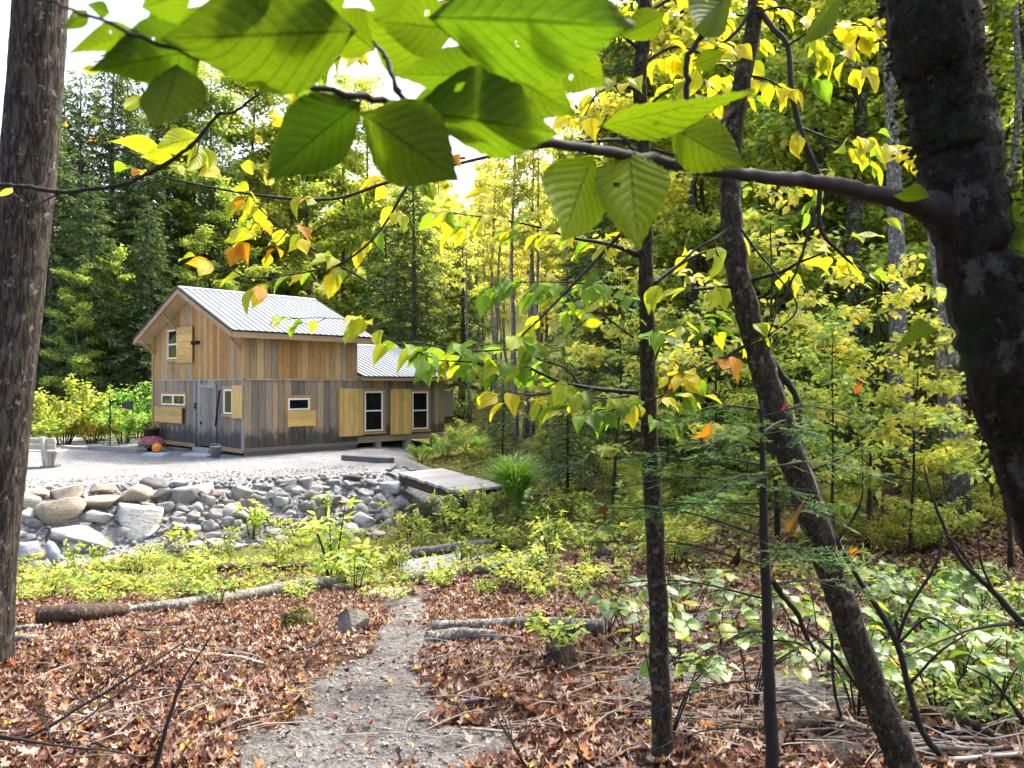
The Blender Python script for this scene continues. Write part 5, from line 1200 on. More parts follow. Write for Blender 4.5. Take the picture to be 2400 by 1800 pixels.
# near tree on the right with the branch that crosses the top of the picture
o0 = T(*(P(2520, 1500, 1.08)[:2])); nt_ = thing('beech_tree', 'near dark mossy trunk curving down the right edge with a long leafy branch', 'tree', tuple(o0))
o0 = np.array(o0)
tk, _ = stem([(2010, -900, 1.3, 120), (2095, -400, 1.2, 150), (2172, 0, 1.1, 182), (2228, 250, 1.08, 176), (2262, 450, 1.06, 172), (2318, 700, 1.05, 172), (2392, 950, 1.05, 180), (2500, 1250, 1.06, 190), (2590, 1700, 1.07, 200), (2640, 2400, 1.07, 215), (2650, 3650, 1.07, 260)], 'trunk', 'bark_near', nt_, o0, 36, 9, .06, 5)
main = [(2255, 520, 1.06, 150), (2205, 495, 1.05, 96), (2160, 480, 1.04, 62), (2110, 468, 1.03, 46), (2000, 442, 1.0, 38), (1880, 423, .96, 34), (1740, 408, .90, 30), (1600, 388, .84, 27), (1460, 362, .76, 25), (1330, 342, .70, 24), (1210, 318, .64, 22), (1100, 293, .60, 22), (960, 252, .56, 20), (830, 222, .53, 17), (690, 194, .51, 15), (540, 158, .49, 14), (400, 112, .475, 12), (260, 58, .46, 10), (130, 8, .45, 8), (60, -20, .45, 5)]
r = np.random.default_rng(5); tv = np.array([v.co for v in tk.data.vertices]); tn = np.array([v.normal for v in tk.data.vertices])
mk = np.nonzero((tn[:, 0] > .1) | (fbm(tv[:, 0] * 9, tv[:, 2] * 9, 8, 2) > .12))[0]; pk2 = r.choice(mk, 7000); jit = r.normal(0, .012, (7000, 3)); jit[:, 2] *= 2.5
dd = norm(tn[pk2] + r.normal(0, .6, (7000, 3))); nn = norm(np.cross(dd, r.normal(0, 1, (7000, 3)))); LL = r.uniform(.006, .016, 7000)
V, Fs = leaves(tv[pk2] + jit - tn[pk2] * .004, dd, nn, LL, LL * .5); tag(put('moss', make_mesh('moss', V, Fs, leaf_mat('dark_moss', [(0, (.008, .010, .004)), (1, (.03, .036, .012))], .2, False, .8, .05)), nt_), kind='stuff')
brn, _ = stem(main, 'branch', 'twig', nt_, o0, 12, 6, .05, 2)
stem([(1604, 390, .84, 22), (1606, 300, .83, 18), (1610, 200, .82, 15), (1612, 140, .82, 15), (1650, 70, .83, 16), (1690, -30, .84, 14)], 'branch', 'twig', nt_, o0, 8)
stem([(952, 250, .56, 17), (930, 205, .56, 14), (905, 140, .57, 12), (880, 100, .58, 9)], 'branch', 'twig', nt_, o0, 8)
stem([(1490, 365, .78, 13), (1470, 330, .78, 10), (1440, 300, .78, 7)], 'branch', 'twig', nt_, o0, 6)
def face(base, tip, yaw, pitch):
    """leaf normal: turned away from straight at the lens by yaw and pitch (degrees), mostly seen from below"""
    return np.array((math.sin(R(yaw)), -math.cos(R(yaw)) * math.cos(R(pitch)), -math.sin(R(pitch))))
G1, G2, G3 = (1.0, 1.0, 1.0), (1.15, 1.05, .8), (.62, .72, .8)
big = [  # base x, y, depth, tip x, y, depth, width px, yaw, pitch, mesh, colour
 (840, 72, .50, 375, 92, .46, 262, 5, 25, 0, G1), (470, 118, .475, 245, 150, .50, 150, 10, 35, 1, G3), (415, 150, .475, 378, 312, .46, 176, -8, 15, 0, G2),
 (850, 236, .53, 612, 412, .52, 165, 12, 30, 3, (.55, .65, .7)), (846, 262, .53, 1090, 430, .51, 205, -10, 10, 0, G1), (955, 262, .56, 1342, 302, .50, 205, 0, 32, 4, (.9, .95, .9)),
 (1000, 40, .50, 1545, 52, .42, 290, 0, 30, 1, (.8, .9, .8)), (1075, 70, .54, 872, 48, .52, 130, -6, 25, 2, G1), (1165, 178, .55, 925, 168, .55, 105, 0, 40, 0, (.85, .9, .9)),
 (1140, 140, .54, 1350, 272, .54, 165, -8, 15, 2, G1), (958, 246, .57, 1140, 232, .58, 84, 8, 30, 0, (.85, .95, .9)),
 (1392, 362, .75, 1300, 578, .70, 172, 6, 28, 0, (2.2, 1.9, 1.0)), (1475, 348, .77, 1497, 594, .70, 168, -6, 28, 2, (2.2, 1.9, 1.0)), (1396, 300, .72, 1770, 203, .66, 84, 0, 55, 2, G2),
 (1566, 292, .82, 1752, 402, .78, 128, -5, 12, 0, G2), (1725, -25, .84, 1596, 88, .80, 120, 8, 15, 1, G1), (1975, -15, .95, 1870, 112, .92, 62, 25, 20, 2, G2),
 (2338, 420, 1.02, 2425, 640, 1.0, 120, -5, 12, 0, G1), (2202, 776, .98, 2082, 816, .94, 62, 10, 40, 4, G2), (2180, 462, 1.0, 2085, 450, .97, 40, 0, 45, 0, G2),
 (205, 22, .46, 152, 74, .46, 40, 5, 20, 1, G2), (330, 18, .47, 470, -25, .46, 95, 0, 25, 0, G1), (560, 30, .48, 640, -40, .47, 85, 0, 20, 2, G1), (260, 30, .46, 205, 10, .46, 36, 5, 30, 0, G3),
 (1560, 30, .84, 1450, 90, .84, 70, 0, 20, 0, G2), (1010, 150, .60, 860, 30, .60, 150, 0, 20, 0, G2), (560, 110, .56, 430, 20, .55, 120, 5, 25, 2, G1), (880, 120, .62, 760, 20, .6, 120, 0, 20, 0, G2), (1240, 60, .55, 1120, -60, .52, 160, 0, 20, 3, G1), (1300, 130, .58, 1420, 200, .6, 110, 0, 20, 2, G2), (1060, 215, .58, 1180, 300, .56, 110, 0, 20, 0, G1), (330, 75, .48, 180, 110, .5, 60, 0, 45, 1, G2), (1420, 10, .5, 1290, -80, .48, 170, 0, 10, 0, G1), (960, -10, .5, 840, -40, .5, 120, 0, 10, 0, G1), (620, 60, .52, 560, -30, .5, 110, 0, 20, 0, G1), (1590, 250, .83, 1500, 300, .82, 50, 0, 30, 4, G2), (1625, 155, .82, 1700, 120, .82, 46, 0, 30, 2, G2), (700, 40, .50, 820, -20, .5, 90, 0, 30, 3, G1), (470, 60, .5, 330, 60, .52, 90, 0, 40, 2, G3)]
for bx, by, bd, tx, ty, td, w, yaw, pit, k, c in big:
    b, t_ = P(bx, by, bd), P(tx, ty, td)
    set_leaf(brn, b, t_, w * (bd + td) / 2 / F * 1.0 / max(.5, math.cos(R(abs(pit) * .6))), -face(b, t_, yaw, pit), NEAR[k], c, o0)

# spray of leaves along a branch: short twigs in the branch's own part, every leaf a piece of that branch
def leafy_branch(tree, origin, pts, n, size, colours, seed, mat='twig', twig=.16, depth_j=.12, start=.15, meshes=None, droop=.5, nseg=7, per=3):
    r = np.random.default_rng(seed); meshes = meshes or MIDL
    q = np.array([(*P(x, y, d), w * d / F / 2) for x, y, d, w in pts]); s = spline(q, 6)
    V, Fs = tube(s[:, :3] - origin, np.maximum(s[:, 3], .0007), nseg, True, .06, seed); mb = MB().add(V, Fs); jobs = []
    C = s[:, :3]; seglen = np.concatenate([[0], np.cumsum(np.linalg.norm(np.diff(C, axis=0), axis=1))]); tot = seglen[-1]
    ntw = max(2, n // per)
    for i in range(ntw):
        u = start + (1 - start) * (i + r.uniform(.1, .9)) / ntw; p0 = np.array([np.interp(u * tot, seglen, C[:, k]) for k in range(3)])
        p1 = np.array([np.interp(min(1, u + .03) * tot, seglen, C[:, k]) for k in range(3)]); t_ = norm(p1 - p0 + 1e-6)
        sd_v = norm(np.cross(t_, (0, 0, 1))) * (1 if i % 2 else -1)
        dr = norm(t_ * r.uniform(.3, 1) + sd_v * r.uniform(.3, 1.1) + np.array((0, 0, r.uniform(-.35, .35)))); ln = twig * r.uniform(.4, 1.2)
        e = p0 + dr * ln; mb.tube([p0 - origin, (p0 + e) / 2 - origin + r.normal(0, .006, 3), e - origin], [.0016, .0012, .0008], 4, False)
        for j in range(per):
            f = 1 if j == per - 1 else r.uniform(.3, .95); b = p0 + (e - p0) * f; sg = 1 if j % 2 else -1
            ld = norm(dr * r.uniform(.4, 1) + np.cross(dr, (0, 0, 1)) * sg * r.uniform(.2, .9) * (0 if j == per - 1 else 1) + np.array((0, 0, -droop * r.uniform(.2, 1.7))))
            L = size * r.uniform(.65, 1.2); nr = np.array((r.normal(0, .5), r.normal(-.25, .5), 1.0)); c = colours[r.integers(0, len(colours))]; g = r.uniform(.8, 1.15)
            jobs.append((b, b + ld * L, L * r.uniform(.5, .66), nr, meshes[r.integers(0, len(meshes))], tuple(q_ * g for q_ in c)))
    br_ = mb.build('branch', M[mat], tree, True)
    for b, t_, w, nr, me, c in jobs: set_leaf(br_, b, t_, w, nr, me, c, origin)
    return br_
YG, YL, GG, DG, OR = (.34, .40, .03), (.56, .50, .03), (.16, .30, .025), (.10, .20, .022), (.5, .22, .02)

# branch reaching in from the left edge
o0 = np.array(T(*(P(-560, 900, 1.75)[:2]))); lb_ = thing('beech_sapling', 'thin branch with large yellow green leaves reaching in from the left edge', 'sapling', tuple(o0))
stem([(-560, 3000, 1.75, 34), (-575, 1500, 1.75, 30), (-545, 700, 1.75, 26), (-520, -200, 1.75, 18), (-500, -900, 1.75, 6)], 'trunk', 'bark_sap', lb_, o0)
zo = lambda u, v: (u / 2.44, v / 2.44)
bp_ = [(-550, 520, 1.75, 16), (-300, 440, 1.72, 14), (-100, 428, 1.70, 12), (0, 434, 1.68, 11), (60, 437, 1.66, 11), (140, 451, 1.64, 10), (205, 445, 1.62, 10), (290, 432, 1.6, 10), (350, 405, 1.58, 10), (410, 370, 1.56, 9), (463, 328, 1.55, 9), (508, 271, 1.54, 8), (550, 262, 1.53, 7), (590, 234, 1.52, 6), (622, 210, 1.52, 4)]
lbr, _ = stem(bp_, 'branch', 'twig', lb_, o0, 8)
for pt in ([(352, 402, 1.58, 5), (320, 370, 1.57, 4), (275, 345, 1.56, 3), (225, 330, 1.55, 3), (150, 300, 1.55, 2)], [(195, 447, 1.62, 5), (185, 410, 1.62, 4), (160, 390, 1.62, 3), (130, 368, 1.62, 2)], [(510, 270, 1.54, 5), (490, 245, 1.53, 4), (475, 230, 1.53, 3)], [(465, 326, 1.55, 4), (462, 360, 1.54, 3), (445, 378, 1.53, 2)], [(140, 451, 1.64, 4), (90, 478, 1.64, 3), (40, 472, 1.64, 3), (0, 462, 1.64, 2)], [(545, 262, 1.53, 4), (540, 290, 1.53, 3), (515, 320, 1.53, 2), (480, 322, 1.53, 2)], [(318, 430, 1.6, 3), (290, 460, 1.6, 3), (240, 470, 1.6, 2), (215, 450, 1.6, 2)]):
    stem(pt, 'twig', 'twig', lb_, o0, 5)
for bx, by, tx, ty, w, pit, c in [(470, 318, 362, 348, 60, 20, YG), (460, 330, 455, 420, 46, 5, YG), (392, 362, 258, 318, 42, 50, YL), (410, 372, 325, 360, 40, 40, YG), (482, 345, 505, 408, 36, 20, YG), (500, 380, 480, 425, 44, 5, YL), (430, 385, 395, 405, 36, 10, YG), (236, 172, 184, 155, 20, 30, YG), (340, 222, 280, 262, 26, 30, YG), (335, 405, 295, 402, 18, 20, OR), (30, 440, -5, 462, 22, 10, YL), (560, 385, 610, 400, 30, 20, YG), (620, 395, 640, 445, 26, 10, YL), (600, 315, 615, 340, 16, 0, YL), (225, 332, 208, 322, 13, 20, OR), (150, 295, 160, 285, 10, 10, OR), (640, 250, 640, 290, 30, 10, YL), (660, 300, 640, 270, 26, 10, YL)]:
    b, t_ = P(bx, by, 1.58), P(tx, ty, 1.54); set_leaf(lbr, b, t_, w * 1.56 / F * 1.05, -face(b, t_, 5, pit), MIDL[int(bx) % 6], c, o0)

# central sapling
o0 = np.array(T(*(P(1556, 1800, 3.15)[:2]))); cs = thing('beech_sapling', 'straight slim sapling in the middle with yellow green leaves on long branches', 'sapling', tuple(o0))
stem([(1560, 1980, 3.15, 60), (1556, 1790, 3.15, 50), (1548, 1600, 3.15, 46), (1538, 1300, 3.15, 44), (1522, 1000, 3.15, 38), (1514, 700, 3.15, 36), (1512, 500, 3.15, 34), (1506, 300, 3.15, 33), (1500, 180, 3.15, 32), (1512, 40, 3.15, 30), (1520, -200, 3.15, 26), (1530, -700, 3.15, 14), (1535, -1100, 3.15, 4)], 'trunk', 'bark_sap', cs, o0, 16, 8, .07, 9)
Z4 = lambda u, v, d, w: (1000 + u / 3.16, 500 + v / 3.16, d, w)
cb = [  # branch paths, leaves, colours
 ([Z4(1560, 1330, 3.15, 12), Z4(1250, 1300, 3.05, 10), Z4(1000, 1250, 3.0, 8), Z4(850, 1190, 2.95, 7), Z4(740, 1140, 2.9, 6), Z4(560, 1130, 2.85, 5), Z4(300, 1100, 2.8, 4), Z4(60, 1090, 2.75, 3)], 34, (GG, GG, YG, DG), .2),
 ([Z4(1130, 1270, 3.05, 6), Z4(1030, 1150, 3.0, 5), Z4(850, 1090, 2.95, 5), Z4(680, 1010, 2.9, 4), Z4(400, 1020, 2.8, 4), Z4(150, 1000, 2.7, 3), Z4(-120, 940, 2.65, 2)], 38, (GG, DG, GG, YG), .1),
 ([Z4(1500, 1350, 3.1, 6), Z4(1300, 1370, 3.0, 5), Z4(1000, 1330, 2.95, 4), Z4(750, 1345, 2.9, 3), Z4(500, 1290, 2.85, 2)], 22, (YL, YG, YG), .1),
 ([(1455, 548, 2.9, 8), Z4(1300, 300, 2.9, 8), Z4(1050, 560, 2.85, 7), Z4(850, 770, 2.8, 5), Z4(700, 910, 2.8, 4), Z4(640, 1010, 2.8, 3)], 8, (GG, YG), .5),
 ([Z4(1590, 730, 3.15, 7), Z4(1450, 650, 3.05, 6), Z4(1250, 540, 3.0, 5), Z4(1050, 512, 2.95, 4), Z4(740, 510, 2.9, 3), Z4(420, 530, 2.85, 2)], 30, (DG, GG, GG), .1),
 ([Z4(1590, 960, 3.15, 7), Z4(1450, 860, 3.0, 5), Z4(1250, 720, 2.95, 4), Z4(1100, 700, 2.95, 3), Z4(960, 740, 2.95, 2)], 22, (GG, DG, YG), .05),
 ([Z4(1560, 310, 3.15, 15), Z4(1450, 260, 3.1, 12), Z4(1300, 220, 3.0, 10), Z4(1070, 180, 2.95, 7), Z4(820, 100, 2.9, 5), Z4(500, 40, 2.85, 4), Z4(200, 0, 2.8, 2)], 40, (YL, YG, YL, GG), .15),
 ([Z4(1680, 530, 3.15, 12), Z4(1830, 410, 3.2, 9), Z4(2000, 310, 3.25, 7), Z4(2180, 255, 3.3, 5)], 6, (YG, YL), .3),
 ([Z4(1680, 1110, 3.15, 6), Z4(1760, 920, 3.15, 5), Z4(1830, 870, 3.1, 4), Z4(2000, 820, 3.05, 3), Z4(2200, 830, 3.05, 2)], 22, (GG, YG, DG), .15),
 ([Z4(1660, 1560, 3.15, 6), Z4(1520, 1490, 3.05, 5), Z4(1350, 1450, 3.0, 4), Z4(1180, 1480, 2.95, 2)], 18, (GG, DG), .1),
 ([Z4(1640, 1400, 3.12, 5), Z4(1760, 1340, 3.0, 4), Z4(1900, 1240, 2.95, 2)], 15, (GG, YL, YL), .05),
 ([(1500, 330, 3.15, 10), (1400, 330, 3.0, 9), (1230, 350, 2.8, 8), (1090, 380, 2.65, 8), (1000, 405, 2.55, 8), (900, 430, 2.5, 8), (800, 463, 2.45, 7), (700, 467, 2.4, 7), (574, 453, 2.35, 6), (450, 430, 2.3, 5), (352, 408, 2.3, 3)], 22, (YL, YG, YL, YG, YG, GG, YL, OR), .3),
 ([(1090, 370, 2.7, 7), (1000, 385, 2.65, 7), (962, 426, 2.6, 7), (934, 470, 2.58, 7), (905, 520, 2.55, 6), (864, 570, 2.5, 6), (802, 615, 2.48, 5), (717, 638, 2.45, 4), (594, 652, 2.4, 4), (533, 630, 2.4, 3), (480, 640, 2.4, 2)], 24, (YL, YG, GG, YL, YG, YG, GG, OR), .1),
 ([(700, 467, 2.4, 5), (680, 530, 2.38, 4), (640, 570, 2.36, 3), (600, 520, 2.36, 3), (580, 560, 2.36, 2)], 14, (YL, YL, YG, OR), .1),
 ([(905, 690, 2.6, 3), (860, 660, 2.55, 4), (760, 600, 2.5, 5), (680, 550, 2.45, 4), (600, 482, 2.4, 3)], 8, (YL, YG), .1),
 ([Z4(60, 1080, 2.75, 4), (900, 790, 2.7, 3), (840, 755, 2.65, 3), (760, 745, 2.6, 2), (670, 748, 2.6, 2)], 14, (YG, YL, GG), .1),
 ([(1505, 215, 3.15, 9), (1450, 200, 3.1, 7), (1400, 220, 3.05, 5), (1370, 270, 3.0, 3)], 18, (YL, YG), .1),
 ([(1505, 120, 3.15, 9), (1420, 60, 3.05, 7), (1330, 60, 2.9, 5), (1200, 120, 2.7, 3), (1120, 170, 2.6, 2)], 30, (YL, YG, YG), .1),
 ([(1515, 30, 3.15, 9), (1600, -10, 3.2, 7), (1700, 30, 3.2, 5), (1790, 40, 3.2, 3)], 26, (YL, YG, YL), .05),
 ([(1505, 150, 3.15, 9), (1580, 110, 3.2, 7), (1650, 130, 3.25, 5), (1740, 180, 3.3, 3)], 30, (YL, YG, YL), .05),
 ([(1505, 260, 3.15, 8), (1570, 210, 3.2, 6), (1640, 190, 3.25, 4), (1700, 230, 3.3, 2)], 22, (YL, YG, GG), .05),
 ([(1512, -80, 3.15, 10), (1300, -60, 2.9, 8), (1050, 0, 2.6, 6), (880, 60, 2.3, 5), (800, 130, 2.2, 4), (740, 180, 2.15, 3)], 40, (YL, YG, GG), .2)]
for i, (pts, n, cols, st_) in enumerate(cb): leafy_branch(cs, o0, pts, int(n * 1.2), .08 if pts[-1][0] < 800 else .092, cols, 300 + i, start=st_)

# leaning tree
o0 = np.array(T(*(P(2125, 1800, 3.0)[:2]))); ln_ = thing('leaning_tree', 'dark mossy slender tree leaning left with rough bark right of the middle', 'tree', tuple(o0))
stem([(2215, 2050, 3.0, 84), (2122, 1800, 3.0, 70), (2050, 1620, 3.0, 64), (1968, 1400, 3.0, 62), (1900, 1200, 3.0, 62), (1825, 980, 3.02, 60), (1765, 780, 3.05, 54), (1724, 600, 3.05, 48), (1712, 430, 3.1, 44), (1728, 250, 3.1, 40), (1768, 40, 3.15, 34), (1790, -300, 3.2, 24), (1830, -800, 3.2, 6)], 'trunk', 'bark_sap', ln_, o0, 18, 9, .11, 6)
Z5 = lambda u, v, d, w: (1600 + u / 2.765, 500 + v / 2.765, d, w); Z3u = lambda u, v, d, w: (1500 + u / 2.44, v / 2.44, d, w)
lbs = [
 ([Z3u(670, 30, 3.15, 16), Z3u(760, 160, 3.05, 14), Z3u(845, 262, 3.0, 13), Z3u(865, 500, 2.95, 13), Z3u(905, 700, 2.92, 14), Z3u(950, 840, 2.9, 15), Z3u(1025, 1030, 2.9, 13), Z3u(1030, 1300, 2.9, 10), Z3u(1140, 1440, 2.9, 8), Z3u(1260, 1540, 2.9, 5), Z3u(1400, 1590, 2.9, 3)], 18, (YG, YL, GG)),
 ([Z3u(1025, 1150, 2.9, 8), Z3u(960, 1340, 2.9, 7), Z3u(910, 1500, 2.9, 6), Z5(690, 480, 2.9, 5), Z5(610, 640, 2.9, 4), Z5(550, 800, 2.9, 3)], 0, (YG,)),
 ([Z5(300, 100, 3.05, 9), Z5(200, 170, 2.95, 8), Z5(90, 230, 2.9, 7), Z5(-20, 330, 2.85, 5)], 4, (YG,)),
 ([Z5(410, 440, 3.05, 10), Z5(640, 380, 3.0, 9), Z5(750, 320, 2.95, 7), Z5(900, 260, 2.9, 5), Z5(1010, 180, 2.9, 3)], 12, (YL, YG)),
 ([Z5(345, 470, 3.05, 10), Z5(200, 485, 3.0, 9), Z5(60, 495, 2.95, 7)], 3, (YG,)),
 ([Z5(440, 840, 3.04, 9), Z5(330, 900, 3.0, 8), Z5(200, 975, 2.95, 6), Z5(60, 1035, 2.9, 4)], 4, (YL, OR)),
 ([Z5(380, 100, 3.05, 6), Z5(470, 230, 3.0, 6), Z5(600, 390, 2.95, 5), Z5(740, 620, 2.9, 4), Z5(520, 820, 2.95, 3)], 6, (YG, YL)),
 ([Z3u(610, 430, 3.12, 6), Z3u(740, 460, 3.05, 5), Z3u(860, 540, 3.0, 3)], 6, (YL, YG)),
 ([Z3u(660, 0, 3.15, 10), Z3u(560, 170, 3.1, 9), Z3u(400, 300, 3.05, 6), Z3u(300, 350, 3.0, 4)], 10, (YL, YG)),
 ([Z3u(560, 600, 3.1, 12), Z3u(450, 710, 3.0, 11), Z3u(260, 880, 2.95, 10), Z3u(60, 850, 2.9, 7)], 6, (GG, YG)),
 ([(1880, 300, 3.0, 6), (1960, 330, 2.9, 5), (2060, 340, 2.85, 4), (2130, 345, 2.8, 2)], 26, (YG, GG, YL)),
 ([(1840, 110, 3.0, 6), (1930, 60, 2.9, 5), (2030, 60, 2.85, 3)], 26, (YL, YL, YG)),
 ([(1770, 30, 3.1, 6), (1850, 20, 3.0, 5), (1950, 100, 2.95, 3), (2020, 150, 2.9, 2)], 18, (YL, YG))]
for i, (pts, n, cols) in enumerate(lbs): leafy_branch(ln_, o0, pts, n, .10, cols, 400 + i, start=.25) if n else stem(pts, 'branch', 'twig', ln_, o0, 6)

# bare dark stem forking to the right, behind the leaning tree
o0 = np.array(T(*(P(2230, 1795, 3.2)[:2]))); bs = thing('bare_sapling', 'thin bare dark stem crossing behind the leaning tree to the lower right', 'sapling', tuple(o0))
stem([(2250, 1850, 3.2, 20), (2223, 1790, 3.2, 18), (2161, 1714, 3.2, 17), (2127, 1603, 3.2, 15), (2098, 1497, 3.2, 15), (2006, 1347, 3.2, 13), (1963, 1270, 3.2, 13), (1905, 1130, 3.2, 14), (1875, 1035, 3.2, 16), (1868, 938, 3.2, 16), (1835, 883, 3.2, 15), (1792, 815, 3.2, 12), (1760, 760, 3.2, 6)], 'trunk', 'twig', bs, o0, 9, 6, .08)
Z6 = lambda u, v, d, w: (1500 + u / 2.073, 1000 + v / 2.073, d, w)
for k, pts in enumerate([[Z6(820, 220, 3.2, 8), Z6(960, 160, 3.15, 6), Z6(1090, 85, 3.1, 3)], [Z6(1250, 1040, 3.2, 8), Z6(1310, 880, 3.15, 7), Z6(1440, 660, 3.1, 6), Z6(1470, 500, 3.1, 4)], [Z6(1250, 1060, 3.2, 7), Z6(1400, 930, 3.15, 6), Z6(1550, 1010, 3.1, 3)], [Z6(1310, 1250, 3.2, 8), Z6(1450, 1100, 3.15, 6), Z6(1600, 1000, 3.1, 3)], [Z6(960, 560, 3.2, 6), Z6(1050, 420, 3.15, 5), Z6(1080, 330, 3.1, 4), Z6(1080, 130, 3.1, 2)], [Z6(640, 740, 2.7, 16), Z6(700, 830, 2.75, 14), Z6(760, 900, 2.8, 12), Z6(800, 1000, 2.85, 10), Z6(850, 1090, 2.9, 8)], [Z6(720, 930, 3.0, 6), Z6(900, 1060, 3.0, 8), Z6(1000, 1190, 3.05, 9), Z6(1080, 1290, 3.1, 8)], [Z6(930, 1000, 3.1, 6), Z6(940, 1250, 3.1, 7), Z6(975, 1410, 3.1, 7)]]):
    stem(pts, 'branch', 'twig', bs, o0, 6, seed=k)
# dark branch fan entering from the right edge
o0 = np.array(T(*(P(2450, 1560, 3.4)[:2]))); rs = thing('bare_shrub', 'bare dark shrub branches fanning in from the lower right edge', 'shrub', tuple(o0))
stem([(2480, 1750, 3.4, 24), (2440, 1500, 3.4, 22), (2390, 1455, 3.4, 18), (2330, 1390, 3.38, 14), (2290, 1350, 3.35, 12), (2250, 1310, 3.3, 10), (2210, 1230, 3.3, 8), (2180, 1150, 3.3, 5), (2165, 1090, 3.3, 3)], 'trunk', 'twig', rs, o0, 8)
for k, pts in enumerate([[(2290, 1350, 3.35, 8), (2240, 1275, 3.3, 6), (2200, 1240, 3.25, 3)], [(2330, 1390, 3.38, 8), (2300, 1320, 3.3, 5), (2290, 1240, 3.3, 3)], [(2395, 1460, 3.4, 9), (2300, 1470, 3.3, 7), (2210, 1500, 3.25, 5), (2120, 1540, 3.2, 3)], [(2400, 1690, 3.4, 10), (2330, 1600, 3.35, 7), (2260, 1560, 3.3, 4)]]): stem(pts, 'branch', 'twig', rs, o0, 5, seed=k)

# thin half-dead fir between them
o0 = np.array(T(*(P(1812, 1800, 2.7)[:2]))); fr_ = thing('thin_fir', 'thin black dying fir stem with fine drooping needle boughs', 'fir', tuple(o0))
stem([(1816, 1990, 2.7, 32), (1810, 1790, 2.7, 30), (1802, 1600, 2.7, 27), (1796, 1400, 2.7, 24), (1790, 1200, 2.7, 19), (1786, 1040, 2.7, 12), (1784, 940, 2.7, 5)], 'trunk', 'twig', fr_, o0, 10, 6, .05)
r = np.random.default_rng(77)
def bough(x0, y0, x1, y1, d1, green, seed):
    rr = np.random.default_rng(seed); a, b = P(x0, y0, 2.7), P(x1, y1, d1); m = (a + b) / 2 + np.array((0, 0, .04)); q = spline(np.array([a, m, b]), 8); ln = np.linalg.norm(b - a)
    mb = MB().tube(q - o0, np.linspace(.0045, .0012, len(q)), 5, False); P_, D_, N_, L_ = [], [], [], []
    ax_ = norm(b - a); sv_ = norm(np.cross(ax_, (0, 0, 1)))
    for j in range(int(ln * 62)):
        f = rr.uniform(.18, 1); c = np.array([np.interp(f, np.linspace(0, 1, len(q)), q[:, k]) for k in range(3)]); sg = rr.choice((-1, 1))
        e = norm(ax_ * rr.uniform(.4, 1) + sv_ * sg * rr.uniform(.3, 1) + np.array((0, 0, rr.uniform(-.5, .25)))); l2 = rr.uniform(.05, .17) * (1.1 - .5 * f)
        mb.tube([c - o0, c + e * l2 - o0], [.0012, .0005], 3, False)
        if rr.uniform() < green:
            for t_ in np.arange(.15, 1.02, .055):
                for s_ in (-1, 1):
                    P_.append(c + e * l2 * t_ - o0); D_.append(norm(e * .5 + norm(np.cross(e, (0, 0, 1))) * s_ + rr.normal(0, .15, 3))); N_.append((rr.normal(0, .2), rr.normal(0, .2), 1)); L_.append(.021 * rr.uniform(.7, 1.2))
    br_ = mb.build('bough', M['twig'], fr_)
    if P_:
        P_, D_, N_, L_ = map(np.array, (P_, D_, N_, L_)); N_ = norm(N_ - D_ * (N_ * D_).sum(1, keepdims=True)); V, Fs = leaves(P_, D_, N_, L_, .0042, 0)
        tag(put('needles', make_mesh('needles', V, Fs, M['needle']), br_, color=(.75, 1.1, .5)), kind='stuff')
for k, (y0, x1, y1, d1, g) in enumerate([(960, 1560, 1000, 2.6, .9), (975, 2010, 985, 2.65, .9), (1000, 1650, 1060, 2.2, .9), (1020, 1960, 1060, 2.3, .8), (1050, 1480, 1080, 2.7, .85), (1090, 1530, 1102, 3.0, .6), (1095, 2060, 1120, 2.9, .7), (1140, 1420, 1150, 2.7, .7), (1150, 1900, 1200, 2.2, .6), (1180, 1380, 1240, 2.6, .7), (1190, 1990, 1240, 2.6, .5), (1215, 1500, 1210, 2.9, .4), (1260, 1390, 1190, 2.6, .3), (1290, 1990, 1340, 2.5, .75), (1300, 1940, 1330, 2.2, .8), (1330, 1380, 1270, 2.5, .15), (1405, 1390, 1372, 2.6, .05), (1370, 2060, 1400, 2.8, .3), (1480, 1640, 1560, 2.4, .05), (1500, 1960, 1580, 2.5, .05), (1590, 1480, 1700, 2.4, .0), (1650, 1930, 1700, 2.4, .0), (1710, 1500, 1770, 2.4, 0), (1560, 1990, 1500, 3.0, 0), (1120, 1650, 1180, 2.0, .7), (1010, 1880, 1010, 3.2, .8)]): bough(1790 + (y0 - 1000) * .024, y0, x1, y1, d1, g, 500 + k)
# caught leaves
for x, y, d, sz, c in [(1655, 1020, 2.5, .085, (.75, .22, .02)), (1415, 1200, 2.5, .06, (.10, .035, .02)), (1735, 1315, 2.4, .09, (.05, .015, .012)), (1830, 965, 2.9, .05, (.5, .03, .02)), (1600, 1408, 2.6, .045, (.4, .12, .02)), (1850, 1245, 2.6, .10, (.22, .12, .06)), (2005, 920, 3.0, .06, (.65, .15, .02)), (1990, 1300, 3.0, .07, (.5, .2, .03))]:
    V, Fs = LIT[int(x) % 8]; o = put('caught_leaf', make_mesh('caught_leaf', V, Fs, M['leaf_mid']), None, P(x, y, d), c); o.scale = (sz * .75, sz * .75, sz * 2.0); o.rotation_euler = (R(50), random.uniform(-.6, .6), random.uniform(0, 3))
    tag(o, {1655: 'orange maple leaf caught on the fir boughs', 1415: 'curled brown leaf hanging left of the fir near the central sapling', 1735: 'blackish curled leaf stuck on the thin fir stem', 1830: 'red leaf caught beside the leaning tree', 1600: 'small rust leaf hanging on a bare twig right of the central sapling', 1850: 'curled tan leaf caught on the fir just left of the leaning trunk', 2005: 'orange red leaf hanging right of the leaning tree high up', 1990: 'orange brown leaf caught on the bare stem right of the leaning trunk'}[x], 'leaf')

